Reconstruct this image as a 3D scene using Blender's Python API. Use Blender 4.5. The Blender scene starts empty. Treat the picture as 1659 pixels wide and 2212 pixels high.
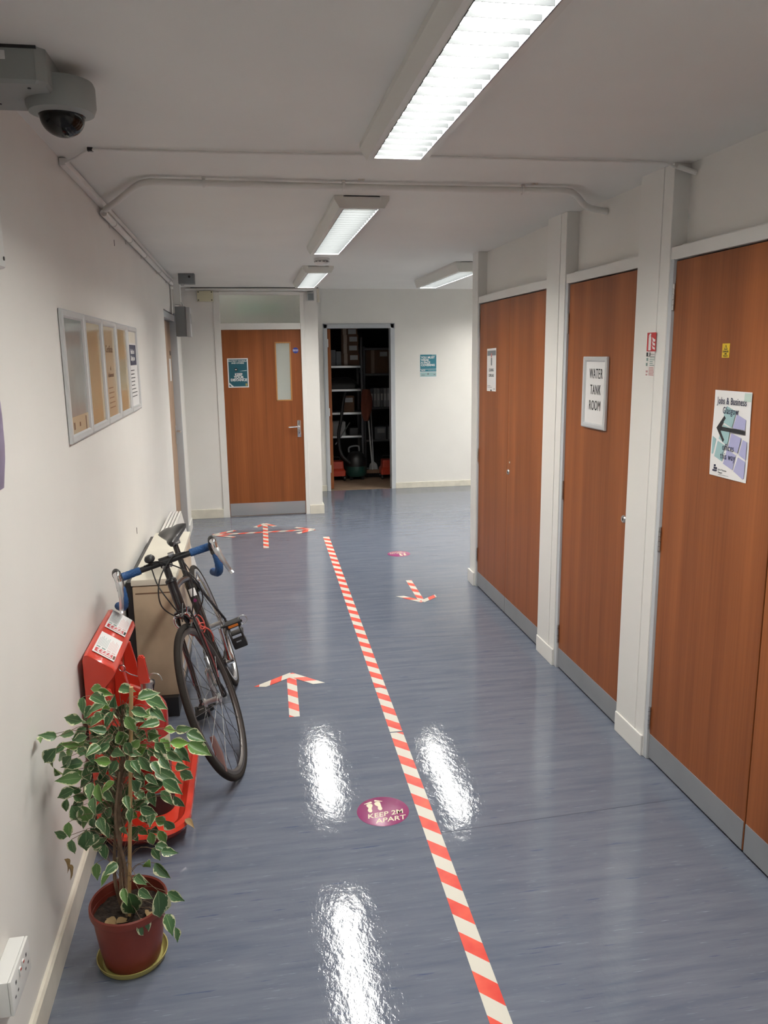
import bpy, bmesh, math, random
from mathutils import Vector, Matrix
random.seed(7)
S = bpy.context.scene
COL = S.collection
PI = math.pi
# ------------------------------------------------------------------ camera, world, exposure
cam_d = bpy.data.cameras.new('camera'); cam = bpy.data.objects.new('camera', cam_d); COL.objects.link(cam)
cam_d.sensor_fit = 'VERTICAL'; cam_d.sensor_height = 36.0; cam_d.lens = 36.0*1715/2212; cam_d.clip_start = 0.02
R = ((0.98612232, -0.04391374, 0.16010732), (-0.16558915, -0.19069551, 0.96758227), (-0.01195841, -0.98066651, -0.19532074))
m = Matrix.Identity(4)
for i in range(3):
    m[i][0] = R[i][0]; m[i][1] = -R[i][1]; m[i][2] = -R[i][2]
m[2][3] = 1.72
cam.matrix_world = m
S.camera = cam
W = bpy.data.worlds.new('world'); S.world = W; W.use_nodes = True
W.node_tree.nodes['Background'].inputs[0].default_value = (0.02, 0.02, 0.022, 1)
S.view_settings.view_transform = 'Standard'; S.view_settings.look = 'None'
S.view_settings.gamma = 1.0; S.view_settings.use_curve_mapping = False
S.view_settings.exposure = 1.33
LAMP_E = 30.0          # radiance of the fluorescent diffusers
ZC = 2.408             # corridor ceiling
SK = -0.00923          # the left wall runs very slightly out of square

# ------------------------------------------------------------------ materials
def nn(t, kind, **kw):
    n = t.nodes.new(kind)
    for k, v in kw.items(): setattr(n, k, v)
    return n
def mat(name, col, rough=.6, metal=0.0, spec=.5, bump=0.0, bscale=60, var=0.0, vscale=6, coat=0.0):
    M = bpy.data.materials.new(name); M.use_nodes = True; t = M.node_tree; p = t.nodes['Principled BSDF']
    p.inputs['Base Color'].default_value = (*col, 1); p.inputs['Roughness'].default_value = rough
    p.inputs['Metallic'].default_value = metal; p.inputs['Specular IOR Level'].default_value = spec
    p.inputs['Coat Weight'].default_value = coat; p.inputs['Coat Roughness'].default_value = .08
    tc = nn(t, 'ShaderNodeTexCoord')
    if bump:
        n = nn(t, 'ShaderNodeTexNoise'); n.inputs['Scale'].default_value = bscale; n.inputs['Detail'].default_value = 3
        b = nn(t, 'ShaderNodeBump'); b.inputs['Strength'].default_value = bump; b.inputs['Distance'].default_value = .01
        t.links.new(tc.outputs['Object'], n.inputs['Vector']); t.links.new(n.outputs[0], b.inputs['Height']); t.links.new(b.outputs[0], p.inputs['Normal'])
    if var:
        n = nn(t, 'ShaderNodeTexNoise'); n.inputs['Scale'].default_value = vscale; n.inputs['Detail'].default_value = 4
        r = nn(t, 'ShaderNodeValToRGB'); r.color_ramp.elements[0].position = .35; r.color_ramp.elements[1].position = .65
        r.color_ramp.elements[0].color = (*[c*(1-var) for c in col], 1); r.color_ramp.elements[1].color = (*[min(1, c*(1+var)) for c in col], 1)
        t.links.new(tc.outputs['Object'], n.inputs['Vector']); t.links.new(n.outputs[0], r.inputs[0]); t.links.new(r.outputs[0], p.inputs['Base Color'])
    return M
def emit(name, col, e):
    M = mat(name, col); p = M.node_tree.nodes['Principled BSDF']
    p.inputs['Emission Color'].default_value = (*col, 1); p.inputs['Emission Strength'].default_value = e
    return M
def wood(name, c1, c2, rough=.35):
    M = mat(name, c1, rough, spec=.28); t = M.node_tree; p = t.nodes['Principled BSDF']
    tc = nn(t, 'ShaderNodeTexCoord'); mp = nn(t, 'ShaderNodeMapping'); mp.inputs['Scale'].default_value = (9, 9, .35)
    mp2 = nn(t, 'ShaderNodeMapping'); mp2.inputs['Scale'].default_value = (90, 90, 1.6)
    n = nn(t, 'ShaderNodeTexNoise'); n.inputs['Scale'].default_value = 1; n.inputs['Detail'].default_value = 3
    n2 = nn(t, 'ShaderNodeTexNoise'); n2.inputs['Scale'].default_value = 1; n2.inputs['Detail'].default_value = 2
    a = nn(t, 'ShaderNodeMath', operation='MULTIPLY_ADD'); a.inputs[1].default_value = .45
    r = nn(t, 'ShaderNodeValToRGB'); r.color_ramp.elements[0].position = .38; r.color_ramp.elements[1].position = 1.0
    r.color_ramp.elements[0].color = (*c1, 1); r.color_ramp.elements[1].color = (*c2, 1)
    t.links.new(tc.outputs['Object'], mp.inputs[0]); t.links.new(mp.outputs[0], n.inputs['Vector'])
    t.links.new(tc.outputs['Object'], mp2.inputs[0]); t.links.new(mp2.outputs[0], n2.inputs['Vector'])
    t.links.new(n2.outputs[0], a.inputs[0]); t.links.new(n.outputs[0], a.inputs[2]); t.links.new(a.outputs[0], r.inputs[0])
    t.links.new(r.outputs[0], p.inputs['Base Color'])
    return M
def floor_mat():
    M = mat('vinyl_floor', (.15, .2, .3), .11, spec=.38); t = M.node_tree; p = t.nodes['Principled BSDF']
    tc = nn(t, 'ShaderNodeTexCoord')
    def noise(sx, sy, det=4, rough=.6, rot=.02):
        mp = nn(t, 'ShaderNodeMapping'); mp.inputs['Scale'].default_value = (sx, sy, 1); mp.inputs['Rotation'].default_value = (0, 0, rot)
        n = nn(t, 'ShaderNodeTexNoise'); n.inputs['Scale'].default_value = 1; n.inputs['Detail'].default_value = det; n.inputs['Roughness'].default_value = rough
        t.links.new(tc.outputs['Object'], mp.inputs[0]); t.links.new(mp.outputs[0], n.inputs['Vector']); return n
    a = noise(2.4, 26, 5, .65); b = noise(11, 150, 3, .6, .05); c = noise(6, 85, 3, .6, -.03); d = noise(.9, 1.1, 3)
    r = nn(t, 'ShaderNodeValToRGB'); r.color_ramp.elements[0].position = .3; r.color_ramp.elements[1].position = .72
    r.color_ramp.elements[0].color = (.104, .122, .164, 1); r.color_ramp.elements[1].color = (.158, .173, .213, 1)
    t.links.new(a.outputs[0], r.inputs[0])
    r2 = nn(t, 'ShaderNodeValToRGB'); r2.color_ramp.elements[0].position = .64; r2.color_ramp.elements[1].position = .74
    r2.color_ramp.elements[0].color = (0, 0, 0, 1); r2.color_ramp.elements[1].color = (1, 1, 1, 1)
    t.links.new(b.outputs[0], r2.inputs[0])
    mx = nn(t, 'ShaderNodeMixRGB'); mx.inputs[2].default_value = (.30, .34, .40, 1)
    sc = nn(t, 'ShaderNodeMath', operation='MULTIPLY'); sc.inputs[1].default_value = .55
    t.links.new(r2.outputs[0], sc.inputs[0]); t.links.new(sc.outputs[0], mx.inputs[0]); t.links.new(r.outputs[0], mx.inputs[1])
    r3 = nn(t, 'ShaderNodeValToRGB'); r3.color_ramp.elements[0].position = .26; r3.color_ramp.elements[1].position = .36
    r3.color_ramp.elements[0].color = (1, 1, 1, 1); r3.color_ramp.elements[1].color = (0, 0, 0, 1)
    t.links.new(c.outputs[0], r3.inputs[0])
    mx2 = nn(t, 'ShaderNodeMixRGB'); mx2.inputs[2].default_value = (.045, .065, .14, 1)
    sc2 = nn(t, 'ShaderNodeMath', operation='MULTIPLY'); sc2.inputs[1].default_value = .8
    t.links.new(r3.outputs[0], sc2.inputs[0]); t.links.new(sc2.outputs[0], mx2.inputs[0]); t.links.new(mx.outputs[0], mx2.inputs[1])
    t.links.new(mx2.outputs[0], p.inputs['Base Color'])
    # polish worn in patches
    r4 = nn(t, 'ShaderNodeMapRange'); r4.inputs[1].default_value = .35; r4.inputs[2].default_value = .65
    r4.inputs[3].default_value = .045; r4.inputs[4].default_value = .085
    t.links.new(d.outputs[0], r4.inputs[0]); t.links.new(r4.outputs[0], p.inputs['Roughness'])
    # uneven screed: gentle waves plus fine scuffing
    e = noise(4, 3, 2, .5, .3); g = noise(34, 20, 4, .62, .5)
    b1 = nn(t, 'ShaderNodeBump'); b1.inputs['Strength'].default_value = 1; b1.inputs['Distance'].default_value = .0011
    b2 = nn(t, 'ShaderNodeBump'); b2.inputs['Strength'].default_value = 1; b2.inputs['Distance'].default_value = .00072
    t.links.new(e.outputs[0], b1.inputs['Height']); t.links.new(g.outputs[0], b2.inputs['Height']); t.links.new(b1.outputs[0], b2.inputs['Normal'])
    t.links.new(b2.outputs[0], p.inputs['Normal'])
    return M
def stripe_mat(name, period=.157, width=.061):
    M = mat(name, (1, 1, 1), .35); t = M.node_tree; p = t.nodes['Principled BSDF']
    tc = nn(t, 'ShaderNodeTexCoord'); sx = nn(t, 'ShaderNodeSeparateXYZ'); t.links.new(tc.outputs['Object'], sx.inputs[0])
    a = nn(t, 'ShaderNodeMath', operation='MULTIPLY_ADD'); a.inputs[1].default_value = -1.0
    t.links.new(sx.outputs[1], a.inputs[0]); t.links.new(sx.outputs[0], a.inputs[2])
    d = nn(t, 'ShaderNodeMath', operation='DIVIDE'); d.inputs[1].default_value = period
    f = nn(t, 'ShaderNodeMath', operation='FRACT'); g = nn(t, 'ShaderNodeMath', operation='GREATER_THAN'); g.inputs[1].default_value = .5
    t.links.new(a.outputs[0], d.inputs[0]); t.links.new(d.outputs[0], f.inputs[0]); t.links.new(f.outputs[0], g.inputs[0])
    n = nn(t, 'ShaderNodeTexNoise'); n.inputs['Scale'].default_value = 14; t.links.new(tc.outputs['Object'], n.inputs['Vector'])
    r = nn(t, 'ShaderNodeValToRGB'); r.color_ramp.elements[0].position = .3; r.color_ramp.elements[1].position = .7
    r.color_ramp.elements[0].color = (.60, .040, .028, 1); r.color_ramp.elements[1].color = (.70, .095, .055, 1)
    t.links.new(n.outputs[0], r.inputs[0])
    mx = nn(t, 'ShaderNodeMixRGB'); mx.inputs[1].default_value = (.56, .54, .475, 1)
    t.links.new(g.outputs[0], mx.inputs[0]); t.links.new(r.outputs[0], mx.inputs[2]); t.links.new(mx.outputs[0], p.inputs['Base Color'])
    return M
def leaf_mat():
    M = mat('variegated_leaf', (.1, .2, .05), .38, spec=.4); t = M.node_tree; p = t.nodes['Principled BSDF']
    uv = nn(t, 'ShaderNodeUVMap'); uv.uv_map = 'UVMap'; sx = nn(t, 'ShaderNodeSeparateXYZ'); t.links.new(uv.outputs[0], sx.inputs[0])
    oi = nn(t, 'ShaderNodeObjectInfo')
    # distance from the midrib, 0 in the middle and 1 at the margin
    a = nn(t, 'ShaderNodeMath', operation='SUBTRACT'); a.inputs[1].default_value = .5; t.links.new(sx.outputs[1], a.inputs[0])
    ab = nn(t, 'ShaderNodeMath', operation='ABSOLUTE'); t.links.new(a.outputs[0], ab.inputs[0])
    n = nn(t, 'ShaderNodeTexNoise', noise_dimensions='4D'); n.inputs['Scale'].default_value = 5; n.inputs['Detail'].default_value = 3
    t.links.new(uv.outputs[0], n.inputs['Vector'])
    w = nn(t, 'ShaderNodeMath', operation='MULTIPLY'); w.inputs[1].default_value = 40; t.links.new(oi.outputs['Random'], w.inputs[0]); t.links.new(w.outputs[0], n.inputs['W'])
    k = nn(t, 'ShaderNodeMath', operation='MULTIPLY_ADD'); k.inputs[1].default_value = .62; t.links.new(n.outputs[0], k.inputs[0]); t.links.new(ab.outputs[0], k.inputs[2])
    g = nn(t, 'ShaderNodeMath', operation='GREATER_THAN'); g.inputs[1].default_value = .715; t.links.new(k.outputs[0], g.inputs[0])
    gr = nn(t, 'ShaderNodeValToRGB'); e = gr.color_ramp.elements
    e[0].position = 0; e[0].color = (.05, .12, .045, 1); e[1].position = 1; e[1].color = (.15, .29, .05, 1)
    e2 = gr.color_ramp.elements.new(.75); e2.color = (.085, .165, .065, 1)
    t.links.new(oi.outputs['Random'], gr.inputs[0])
    rib = nn(t, 'ShaderNodeMath', operation='LESS_THAN'); rib.inputs[1].default_value = .018; t.links.new(ab.outputs[0], rib.inputs[0])
    m1 = nn(t, 'ShaderNodeMixRGB'); m1.inputs[2].default_value = (.2, .3, .13, 1); t.links.new(rib.outputs[0], m1.inputs[0]); t.links.new(gr.outputs[0], m1.inputs[1])
    m2 = nn(t, 'ShaderNodeMixRGB'); m2.inputs[2].default_value = (.56, .57, .36, 1); t.links.new(g.outputs[0], m2.inputs[0]); t.links.new(m1.outputs[0], m2.inputs[1])
    t.links.new(m2.outputs[0], p.inputs['Base Color'])
    return M
def glass(name, col, rough=.2, alpha=1.0):
    M = mat(name, col, rough); p = M.node_tree.nodes['Principled BSDF']; p.inputs['Transmission Weight'].default_value = .85; p.inputs['IOR'].default_value = 1.2
    return M

M_WALL = mat('wall_paint', (.72, .70, .665), .55, spec=.35, bump=.12, bscale=9, var=.015, vscale=3)
M_CEIL = mat('ceiling_paint', (.73, .725, .69), .6, spec=.3, var=.02, vscale=2)
M_TRIM = mat('gloss_paint', (.72, .705, .67), .3, spec=.5, bump=.05, bscale=30)
M_TRIMG = mat('grey_gloss_and_shade', (.50, .52, .54), .3)  # grey gloss; also holds painted shade on closet linings and left jamb
M_CREAM = mat('skirting_paint', (.66, .62, .53), .35, var=.06, vscale=14)
M_FLOOR = floor_mat()
M_WOOD = wood('sapele_veneer', (.155, .045, .014), (.33, .105, .033), .4)
M_WOODL = wood('light_veneer', (.30, .19, .12), (.42, .28, .18))
M_KICK = mat('kick_plate_steel', (.30, .31, .325), .42, metal=.35, var=.04, vscale=5)
M_STEEL = mat('steel', (.5, .5, .5), .3, metal=.9)
M_CHROME = mat('chrome', (.75, .75, .76), .12, metal=1)
M_ALU = mat('aluminium', (.62, .63, .64), .3, metal=.9)
M_WHITE = mat('white_plastic', (.72, .72, .70), .35)
M_PAPER = mat('paper', (.70, .69, .68), .45)
M_LAMPB = mat('luminaire_enamel', (.66, .65, .61), .35)
M_BLADE = mat('louvre_blade', (.022, .024, .025), .6, spec=.15)
M_DARK = mat('black_plastic', (.014, .014, .015), .4)
M_RUB = mat('tyre_rubber', (.024, .020, .017), .85, spec=.2, bump=.25, bscale=300)
M_BLACK = mat('black_print', (.016, .017, .02), .5)
M_NAVY = mat('navy_print', (.02, .022, .06), .5)
M_GREY = mat('grey_plastic', (.19, .205, .215), .5)
M_GREYB = mat('pale_grey_plastic', (.42, .43, .43), .45)
M_RED = mat('red_plastic', (.56, .042, .022), .22, spec=.5, coat=.3, var=.06, vscale=5)
M_EXT = mat('extinguisher_paint', (.36, .025, .018), .25, coat=.4)
M_TEAL = mat('teal_print', (.012, .095, .13), .4)
M_TEALP = mat('pale_teal_print', (.30, .46, .47), .5)
M_LAV = mat('lavender_print', (.36, .36, .56), .5)
M_PURP = mat('purple_print', (.42, .36, .50), .45, var=.12, vscale=12)
M_MAG = mat('magenta_vinyl', (.25, .04, .135), .3)
M_CREAMP = mat('cream_print', (.66, .62, .45), .4)
M_YEL = mat('yellow_vinyl', (.62, .42, .02), .4)
M_STRIPE = stripe_mat('hazard_tape')
M_LEAF = leaf_mat()
M_BARK = mat('bark', (.17, .11, .07), .8, bump=.5, bscale=60, var=.25, vscale=20)
M_CANE = mat('bamboo', (.42, .27, .12), .5)
M_POT = mat('terracotta_plastic', (.20, .035, .022), .45, var=.08)
M_SOIL = mat('soil', (.028, .018, .012), .95, bump=1.0, bscale=90, var=.5, vscale=60)
M_OLIVE = mat('saucer_plastic', (.33, .29, .09), .5)
M_BLUE = mat('blue_bar_tape', (.014, .075, .22), .6, bump=.4, bscale=150)
M_FRAME = mat('bike_frame_black', (.013, .010, .011), .25, coat=.15)
M_FRED = mat('bike_frame_red', (.14, .012, .014), .3, coat=.4)
M_BOX = mat('heater_enamel', (.50, .39, .27), .4, var=.22, vscale=3.2)  # tan tone varies in soft random blotches
M_BOXT = mat('heater_top', (.66, .62, .52), .35, var=.05, vscale=5)
M_CARD = mat('cardboard', (.15, .085, .05), .8, var=.1)
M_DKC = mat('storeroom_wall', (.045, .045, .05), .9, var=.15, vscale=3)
M_LINO = mat('brown_floor', (.22, .15, .10), .7, var=.12, vscale=8)
M_ORANGE = mat('orange_plastic', (.55, .16, .02), .35)
M_REDC = mat('red_cord', (.50, .07, .05), .6)
M_TAN = mat('tan_paper', (.50, .38, .19), .3, spec=.5, var=.05, vscale=4, coat=1.0)
M_CREAMW = mat('certificate_paper', (.55, .46, .29), .3, spec=.5, coat=1.0)
M_SAGE = mat('grey_green_backing', (.27, .30, .29), .3, spec=.5, var=.1, vscale=9, coat=1.0)
M_GLASS = glass('pane_glass', (.80, .86, .84), .25)
M_GLASSF = glass('frosted_glass', (.72, .76, .74), .45)
M_SMOKE = mat('smoked_dome', (.010, .009, .008), .10, spec=.3)
M_VINE = mat('cable_black', (.012, .012, .012), .45)

# ------------------------------------------------------------------ mesh helpers
def bm_new(): return bmesh.new()
def box(bm, x0, x1, y0, y1, z0, z1, bev=0.0, seg=2):
    r = bmesh.ops.create_cube(bm, size=1)
    for v in r['verts']:
        v.co = Vector(((x0+x1)/2 + v.co.x*(x1-x0), (y0+y1)/2 + v.co.y*(y1-y0), (z0+z1)/2 + v.co.z*(z1-z0)))
    if bev:
        es = {e for v in r['verts'] for e in v.link_edges}
        bmesh.ops.bevel(bm, geom=list(es), offset=bev, segments=seg, affect='EDGES', profile=.6)
    return r['verts']
def hexa(bm, P):
    """eight corners: bottom loop of four, top loop of four"""
    v = [bm.verts.new(p) for p in P]
    for f in ((3, 2, 1, 0), (4, 5, 6, 7), (0, 1, 5, 4), (1, 2, 6, 5), (2, 3, 7, 6), (3, 0, 4, 7)):
        bm.faces.new([v[i] for i in f])
def prism(bm, pts, a, d):
    """polygon pts (3D) extruded along vector d"""
    d = Vector(d); lo = [bm.verts.new(Vector(p)) for p in pts]; hi = [bm.verts.new(Vector(p)+d) for p in pts]
    n = len(pts)
    bm.faces.new(lo[::-1]); bm.faces.new(hi)
    for i in range(n): bm.faces.new((lo[i], lo[(i+1) % n], hi[(i+1) % n], hi[i]))
def smooth_path(P, n=6):
    P = [Vector(p) for p in P]
    if len(P) < 3: return P
    Q = [P[0]*2-P[1]] + P + [P[-1]*2-P[-2]]; out = []
    for i in range(1, len(Q)-2):
        a, b, c, d = Q[i-1:i+3]
        for k in range(n):
            t = k/n
            out.append(.5*((2*b)+(c-a)*t+(2*a-5*b+4*c-d)*t*t+(3*b-a-3*c+d)*t**3))
    out.append(P[-1]); return out
def tube(bm, P, r, seg=10, caps=True, flat=None):
    """swept circle along P with radius r (number or list); flat=(sx,sy) makes it oval"""
    P = [Vector(p) for p in P]; n = len(P)
    rs = r if isinstance(r, (list, tuple)) else [r]*n
    if len(rs) != n: rs = [rs[0] + (rs[-1]-rs[0])*i/(n-1) for i in range(n)] if len(rs) == 2 else [rs[min(len(rs)-1, int(i*len(rs)/n))] for i in range(n)]
    t0 = (P[1]-P[0]).normalized(); up = Vector((0, 0, 1)) if abs(t0.z) < .9 else Vector((1, 0, 0))
    nrm = (up - t0*up.dot(t0)).normalized(); rings = []
    for i in range(n):
        t = (P[min(i+1, n-1)]-P[max(i-1, 0)]).normalized()
        nrm = (nrm - t*nrm.dot(t)).normalized(); bi = t.cross(nrm)
        fx, fy = flat or (1, 1)
        rings.append([bm.verts.new(P[i] + (nrm*math.cos(2*PI*k/seg)*fx + bi*math.sin(2*PI*k/seg)*fy)*rs[i]) for k in range(seg)])
    for i in range(n-1):
        for k in range(seg):
            bm.faces.new((rings[i][k], rings[i][(k+1) % seg], rings[i+1][(k+1) % seg], rings[i+1][k]))
    if caps: bm.faces.new(rings[0][::-1]); bm.faces.new(rings[-1])
def lathe(bm, prof, origin=(0, 0, 0), axis=(0, 0, 1), seg=32, xdir=None):
    """prof: (radius, height) pairs turned about axis"""
    o = Vector(origin); a = Vector(axis).normalized(); x = Vector(xdir) if xdir else (Vector((1, 0, 0)) if abs(a.x) < .9 else Vector((0, 1, 0)))
    x = (x - a*x.dot(a)).normalized(); y = a.cross(x); rings = []
    for r, h in prof:
        if r < 1e-6: rings.append([bm.verts.new(o+a*h)])
        else: rings.append([bm.verts.new(o+a*h+(x*math.cos(2*PI*k/seg)+y*math.sin(2*PI*k/seg))*r) for k in range(seg)])
    for A, B in zip(rings, rings[1:]):
        for k in range(seg):
            k2 = (k+1) % seg
            if len(A) == 1 and len(B) == 1: continue
            if len(A) == 1: bm.faces.new((A[0], B[k], B[k2]))
            elif len(B) == 1: bm.faces.new((A[k], A[k2], B[0]))
            else: bm.faces.new((A[k], A[k2], B[k2], B[k]))
def torus(bm, o, axis, Rm, r, seg=64, sub=10, rr=None):
    o = Vector(o); a = Vector(axis).normalized(); x = Vector((0, 0, 1)); x = (x-a*x.dot(a)).normalized() if abs(a.z) < .9 else Vector((1, 0, 0)); y = a.cross(x)
    rings = []
    for i in range(seg):
        d = x*math.cos(2*PI*i/seg)+y*math.sin(2*PI*i/seg)
        rings.append([bm.verts.new(o+d*(Rm+math.cos(2*PI*k/sub)*r)+a*math.sin(2*PI*k/sub)*(rr or r)) for k in range(sub)])
    for i in range(seg):
        A, B = rings[i], rings[(i+1) % seg]
        for k in range(sub): bm.faces.new((A[k], A[(k+1) % sub], B[(k+1) % sub], B[k]))
def loft(bm, rings, caps=True):
    V = [[bm.verts.new(Vector(p)) for p in r] for r in rings]; n = len(V[0])
    for A, B in zip(V, V[1:]):
        for k in range(n): bm.faces.new((A[k], A[(k+1) % n], B[(k+1) % n], B[k]))
    if caps: bm.faces.new(V[0][::-1]); bm.faces.new(V[-1])
def rrect(x0, x1, y0, y1, r, z, n=6):
    out = []
    for cx, cy, a0 in ((x1-r, y1-r, 0), (x0+r, y1-r, PI/2), (x0+r, y0+r, PI), (x1-r, y0+r, 1.5*PI)):
        for k in range(n+1):
            a = a0+PI/2*k/n; out.append((cx+r*math.cos(a), cy+r*math.sin(a), z))
    return out
def mesh_of(name, bm, m, smooth=True, ang=35):
    bmesh.ops.recalc_face_normals(bm, faces=bm.faces)
    me = bpy.data.meshes.new(name); bm.to_mesh(me); bm.free(); me.materials.append(m)
    if smooth:
        me.shade_smooth(); 
        try: me.set_sharp_from_angle(angle=math.radians(ang))
        except Exception: pass
    return me
def obj(name, bm, m, parent=None, smooth=True, ang=35, label=None):
    me = bm if isinstance(bm, bpy.types.Mesh) else mesh_of(name, bm, m, smooth, ang)
    o = bpy.data.objects.new(name, me); COL.objects.link(o)
    if parent: o.parent = parent
    if label: o['label'] = label
    return o
def tag(o, label, cat, group=None, kind=None):
    o['label'] = label; o['category'] = cat
    if group: o['group'] = group
    if kind: o['kind'] = kind
    return o
def empty(name, label, cat, loc=(0, 0, 0), group=None, mtx=None, kind=None):
    o = bpy.data.objects.new(name, None); COL.objects.link(o); o.empty_display_size = .1
    if mtx: o.matrix_world = mtx
    else: o.location = loc
    return tag(o, label, cat, group, kind)
def struct(name, bm, m, label, cat='wall', smooth=False):
    return tag(obj(name, bm, m, smooth=smooth), label, cat, kind='structure')
def bx(*a, **k):
    b = bm_new(); box(b, *a, **k); return b
def frame_m(o, right, up):
    r = Vector(right).normalized(); u = Vector(up); u = (u-r*u.dot(r)).normalized(); n = r.cross(u); M = Matrix.Identity(4)
    for i in range(3): M[i][0] = r[i]; M[i][1] = u[i]; M[i][2] = n[i]; M[i][3] = o[i]
    return M
def RW(y, z, x=1.62): return frame_m((x, y, z), (0, -1, 0), (0, 0, 1))       # on the right doors, facing the corridor
def FW(x, z, y=8.6): return frame_m((x, y, z), (1, 0, 0), (0, 0, 1))         # on walls facing the camera
def xw(y): return -.613+SK*(y-2)
def LW(y, z, n=0.0): return frame_m((xw(y)+n, y, z), (SK, 1, 0), (0, 0, 1))     # on the left wall: local x along it, y up, z out
def FL(x, y, ang=0, z=.0012): return frame_m((x, y, z), (math.cos(ang), math.sin(ang), 0), (-math.sin(ang), math.cos(ang), 0))
def text(name, s, size, x, y, parent, m, bold=0.0, sx=1.0, align='CENTER', z=.0012, rot=0.0, shear=0.0, sp=1.0, cs=1.0):
    cu = bpy.data.curves.new(name, 'FONT'); cu.body = s; cu.size = size; cu.offset = bold; cu.align_x = align; cu.align_y = 'CENTER'; cu.shear = shear; cu.space_line = sp
    cu.space_character = cs; cu.resolution_u = 3; cu.extrude = .0002
    t = bpy.data.objects.new(name, cu); COL.objects.link(t)
    dg = bpy.context.evaluated_depsgraph_get(); me = bpy.data.meshes.new_from_object(t.evaluated_get(dg))
    bpy.data.objects.remove(t); bpy.data.curves.remove(cu)
    me.transform(Matrix.Translation((x, y, z)) @ Matrix.Rotation(rot, 4, 'Z') @ Matrix.Diagonal((sx, 1, 1, 1)))
    me.materials.clear(); me.materials.append(m); me.name = name
    o = bpy.data.objects.new(name, me); COL.objects.link(o); o.parent = parent
    return o
def patch(name, polys, parent, m, z=.0007, t=.0003):
    b = bm_new()
    for ip, p in enumerate(polys):
        if len(p) == 4 and not isinstance(p[0], (tuple, list)): x0, x1, y0, y1 = p; p = [(x0, y0), (x1, y0), (x1, y1), (x0, y1)]
        prism(b, [(q[0], q[1], z-t+ip*.000015) for q in p], None, (0, 0, t))
    return obj(name, b, m, parent, smooth=False)
def lines(x0, x1, y0, dy, n, h, seed=1):
    r = random.Random(seed); return [(x0, x0+(x1-x0)*r.uniform(.6, 1), y0-i*dy-h, y0-i*dy) for i in range(n)]
def sheet(name, w, h, mtx, m, label, cat, t=.0008, group=None, wave=0.0):
    """paper sheet centred on its origin"""
    b = bm_new()
    if wave:
        nx, ny = 6, 10; g = []
        for j in range(ny+1):
            for i in range(nx+1):
                x = -w/2+w*i/nx; y = -h/2+h*j/ny
                g.append(b.verts.new((x, y, t+wave*(math.sin(j/ny*5.5+i*.5)*.5+.5))))
        for j in range(ny):
            for i in range(nx):
                k = j*(nx+1)+i; b.faces.new((g[k], g[k+1], g[k+nx+2], g[k+nx+1]))
    else: box(b, -w/2, w/2, -h/2, h/2, 0, t)
    o = obj(name, b, m, smooth=bool(wave)); o.matrix_world = mtx
    return tag(o, label, cat, group)
# ================================================================== THE SETTING
XR = 1.605
struct('floor', bx(-.9, 4.0, -3.0, 10.045, -.05, 0), M_FLOOR, 'glossy blue-grey streaked vinyl corridor floor', 'floor')
fl = bpy.data.objects['floor']
for k, (x0, y0, x1, y1) in enumerate([(.60, 2.55, 1.60, 2.60), (-.58, 4.74, 1.60, 4.50), (-.6, 6.95, 1.6, 6.83)]):
    b = bm_new(); d = Vector((x1-x0, y1-y0, 0)).normalized(); n = Vector((-d.y, d.x, 0))*.0012
    a, c = Vector((x0, y0, .0001)), Vector((x1, y1, .0001)); prism(b, [a-n, c-n, c+n, a+n], None, (0, 0, .0003))
    obj('sheet_seam', b, mat('seam_line', (.05, .06, .09), .6) if k == 0 else bpy.data.materials['seam_line'], fl, smooth=False)
b = bm_new(); box(b, -.9, 4.0, -3.0, 8.76, ZC, ZC+.2); struct('ceiling', b, M_CEIL, 'white painted corridor ceiling', 'ceiling')
b = bm_new(); box(b, .6, 4.0, 8.76, 10.045, 2.52, 2.6); box(b, -.9, .74, 8.76, 12.0, 2.46, 2.6)
struct('ceiling_far', b, M_CEIL, 'raised strip of ceiling beyond the corridor, above the far wall', 'ceiling')
# left wall, in its own slightly skewed frame
def skew(o):
    for v in o.data.vertices: v.co.x += SK*(v.co.y-2)
    return o
XL = -.613
b = bm_new()
box(b, XL-.16, XL, -3.0, 6.80, 0, ZC); box(b, XL-.16, XL, 6.80, 7.785, 2.10, ZC); box(b, XL-.16, XL, 7.785, 8.72, 0, ZC)
skew(struct('wall_left', b, M_WALL, 'long white painted wall on the left with notice frames', 'wall'))
b = bm_new()
prism(b, [(XL, 0, 0), (XL+.014, 0, 0), (XL+.014, 0, .086), (XL+.008, 0, .094), (XL, 0, .096)], None, (0, 1, 0))
for v in b.verts: v.co.y = -3.0 if v.co.y < .5 else 6.78
skew(struct('baseboard_left', b, M_CREAM, 'cream skirting board along the left wall', 'skirting'))
b = bm_new(); box(b, XL-.05, XL+.024, 7.788, 8.15, 0, ZC-.08, .003); box(b, XL-.01, XL+.036, 7.79, 8.17, 0, .10, .003)
skew(struct('trim_1', b, M_TRIM, 'white boxed nib at the far side of the left doorway', 'trim'))
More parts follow.
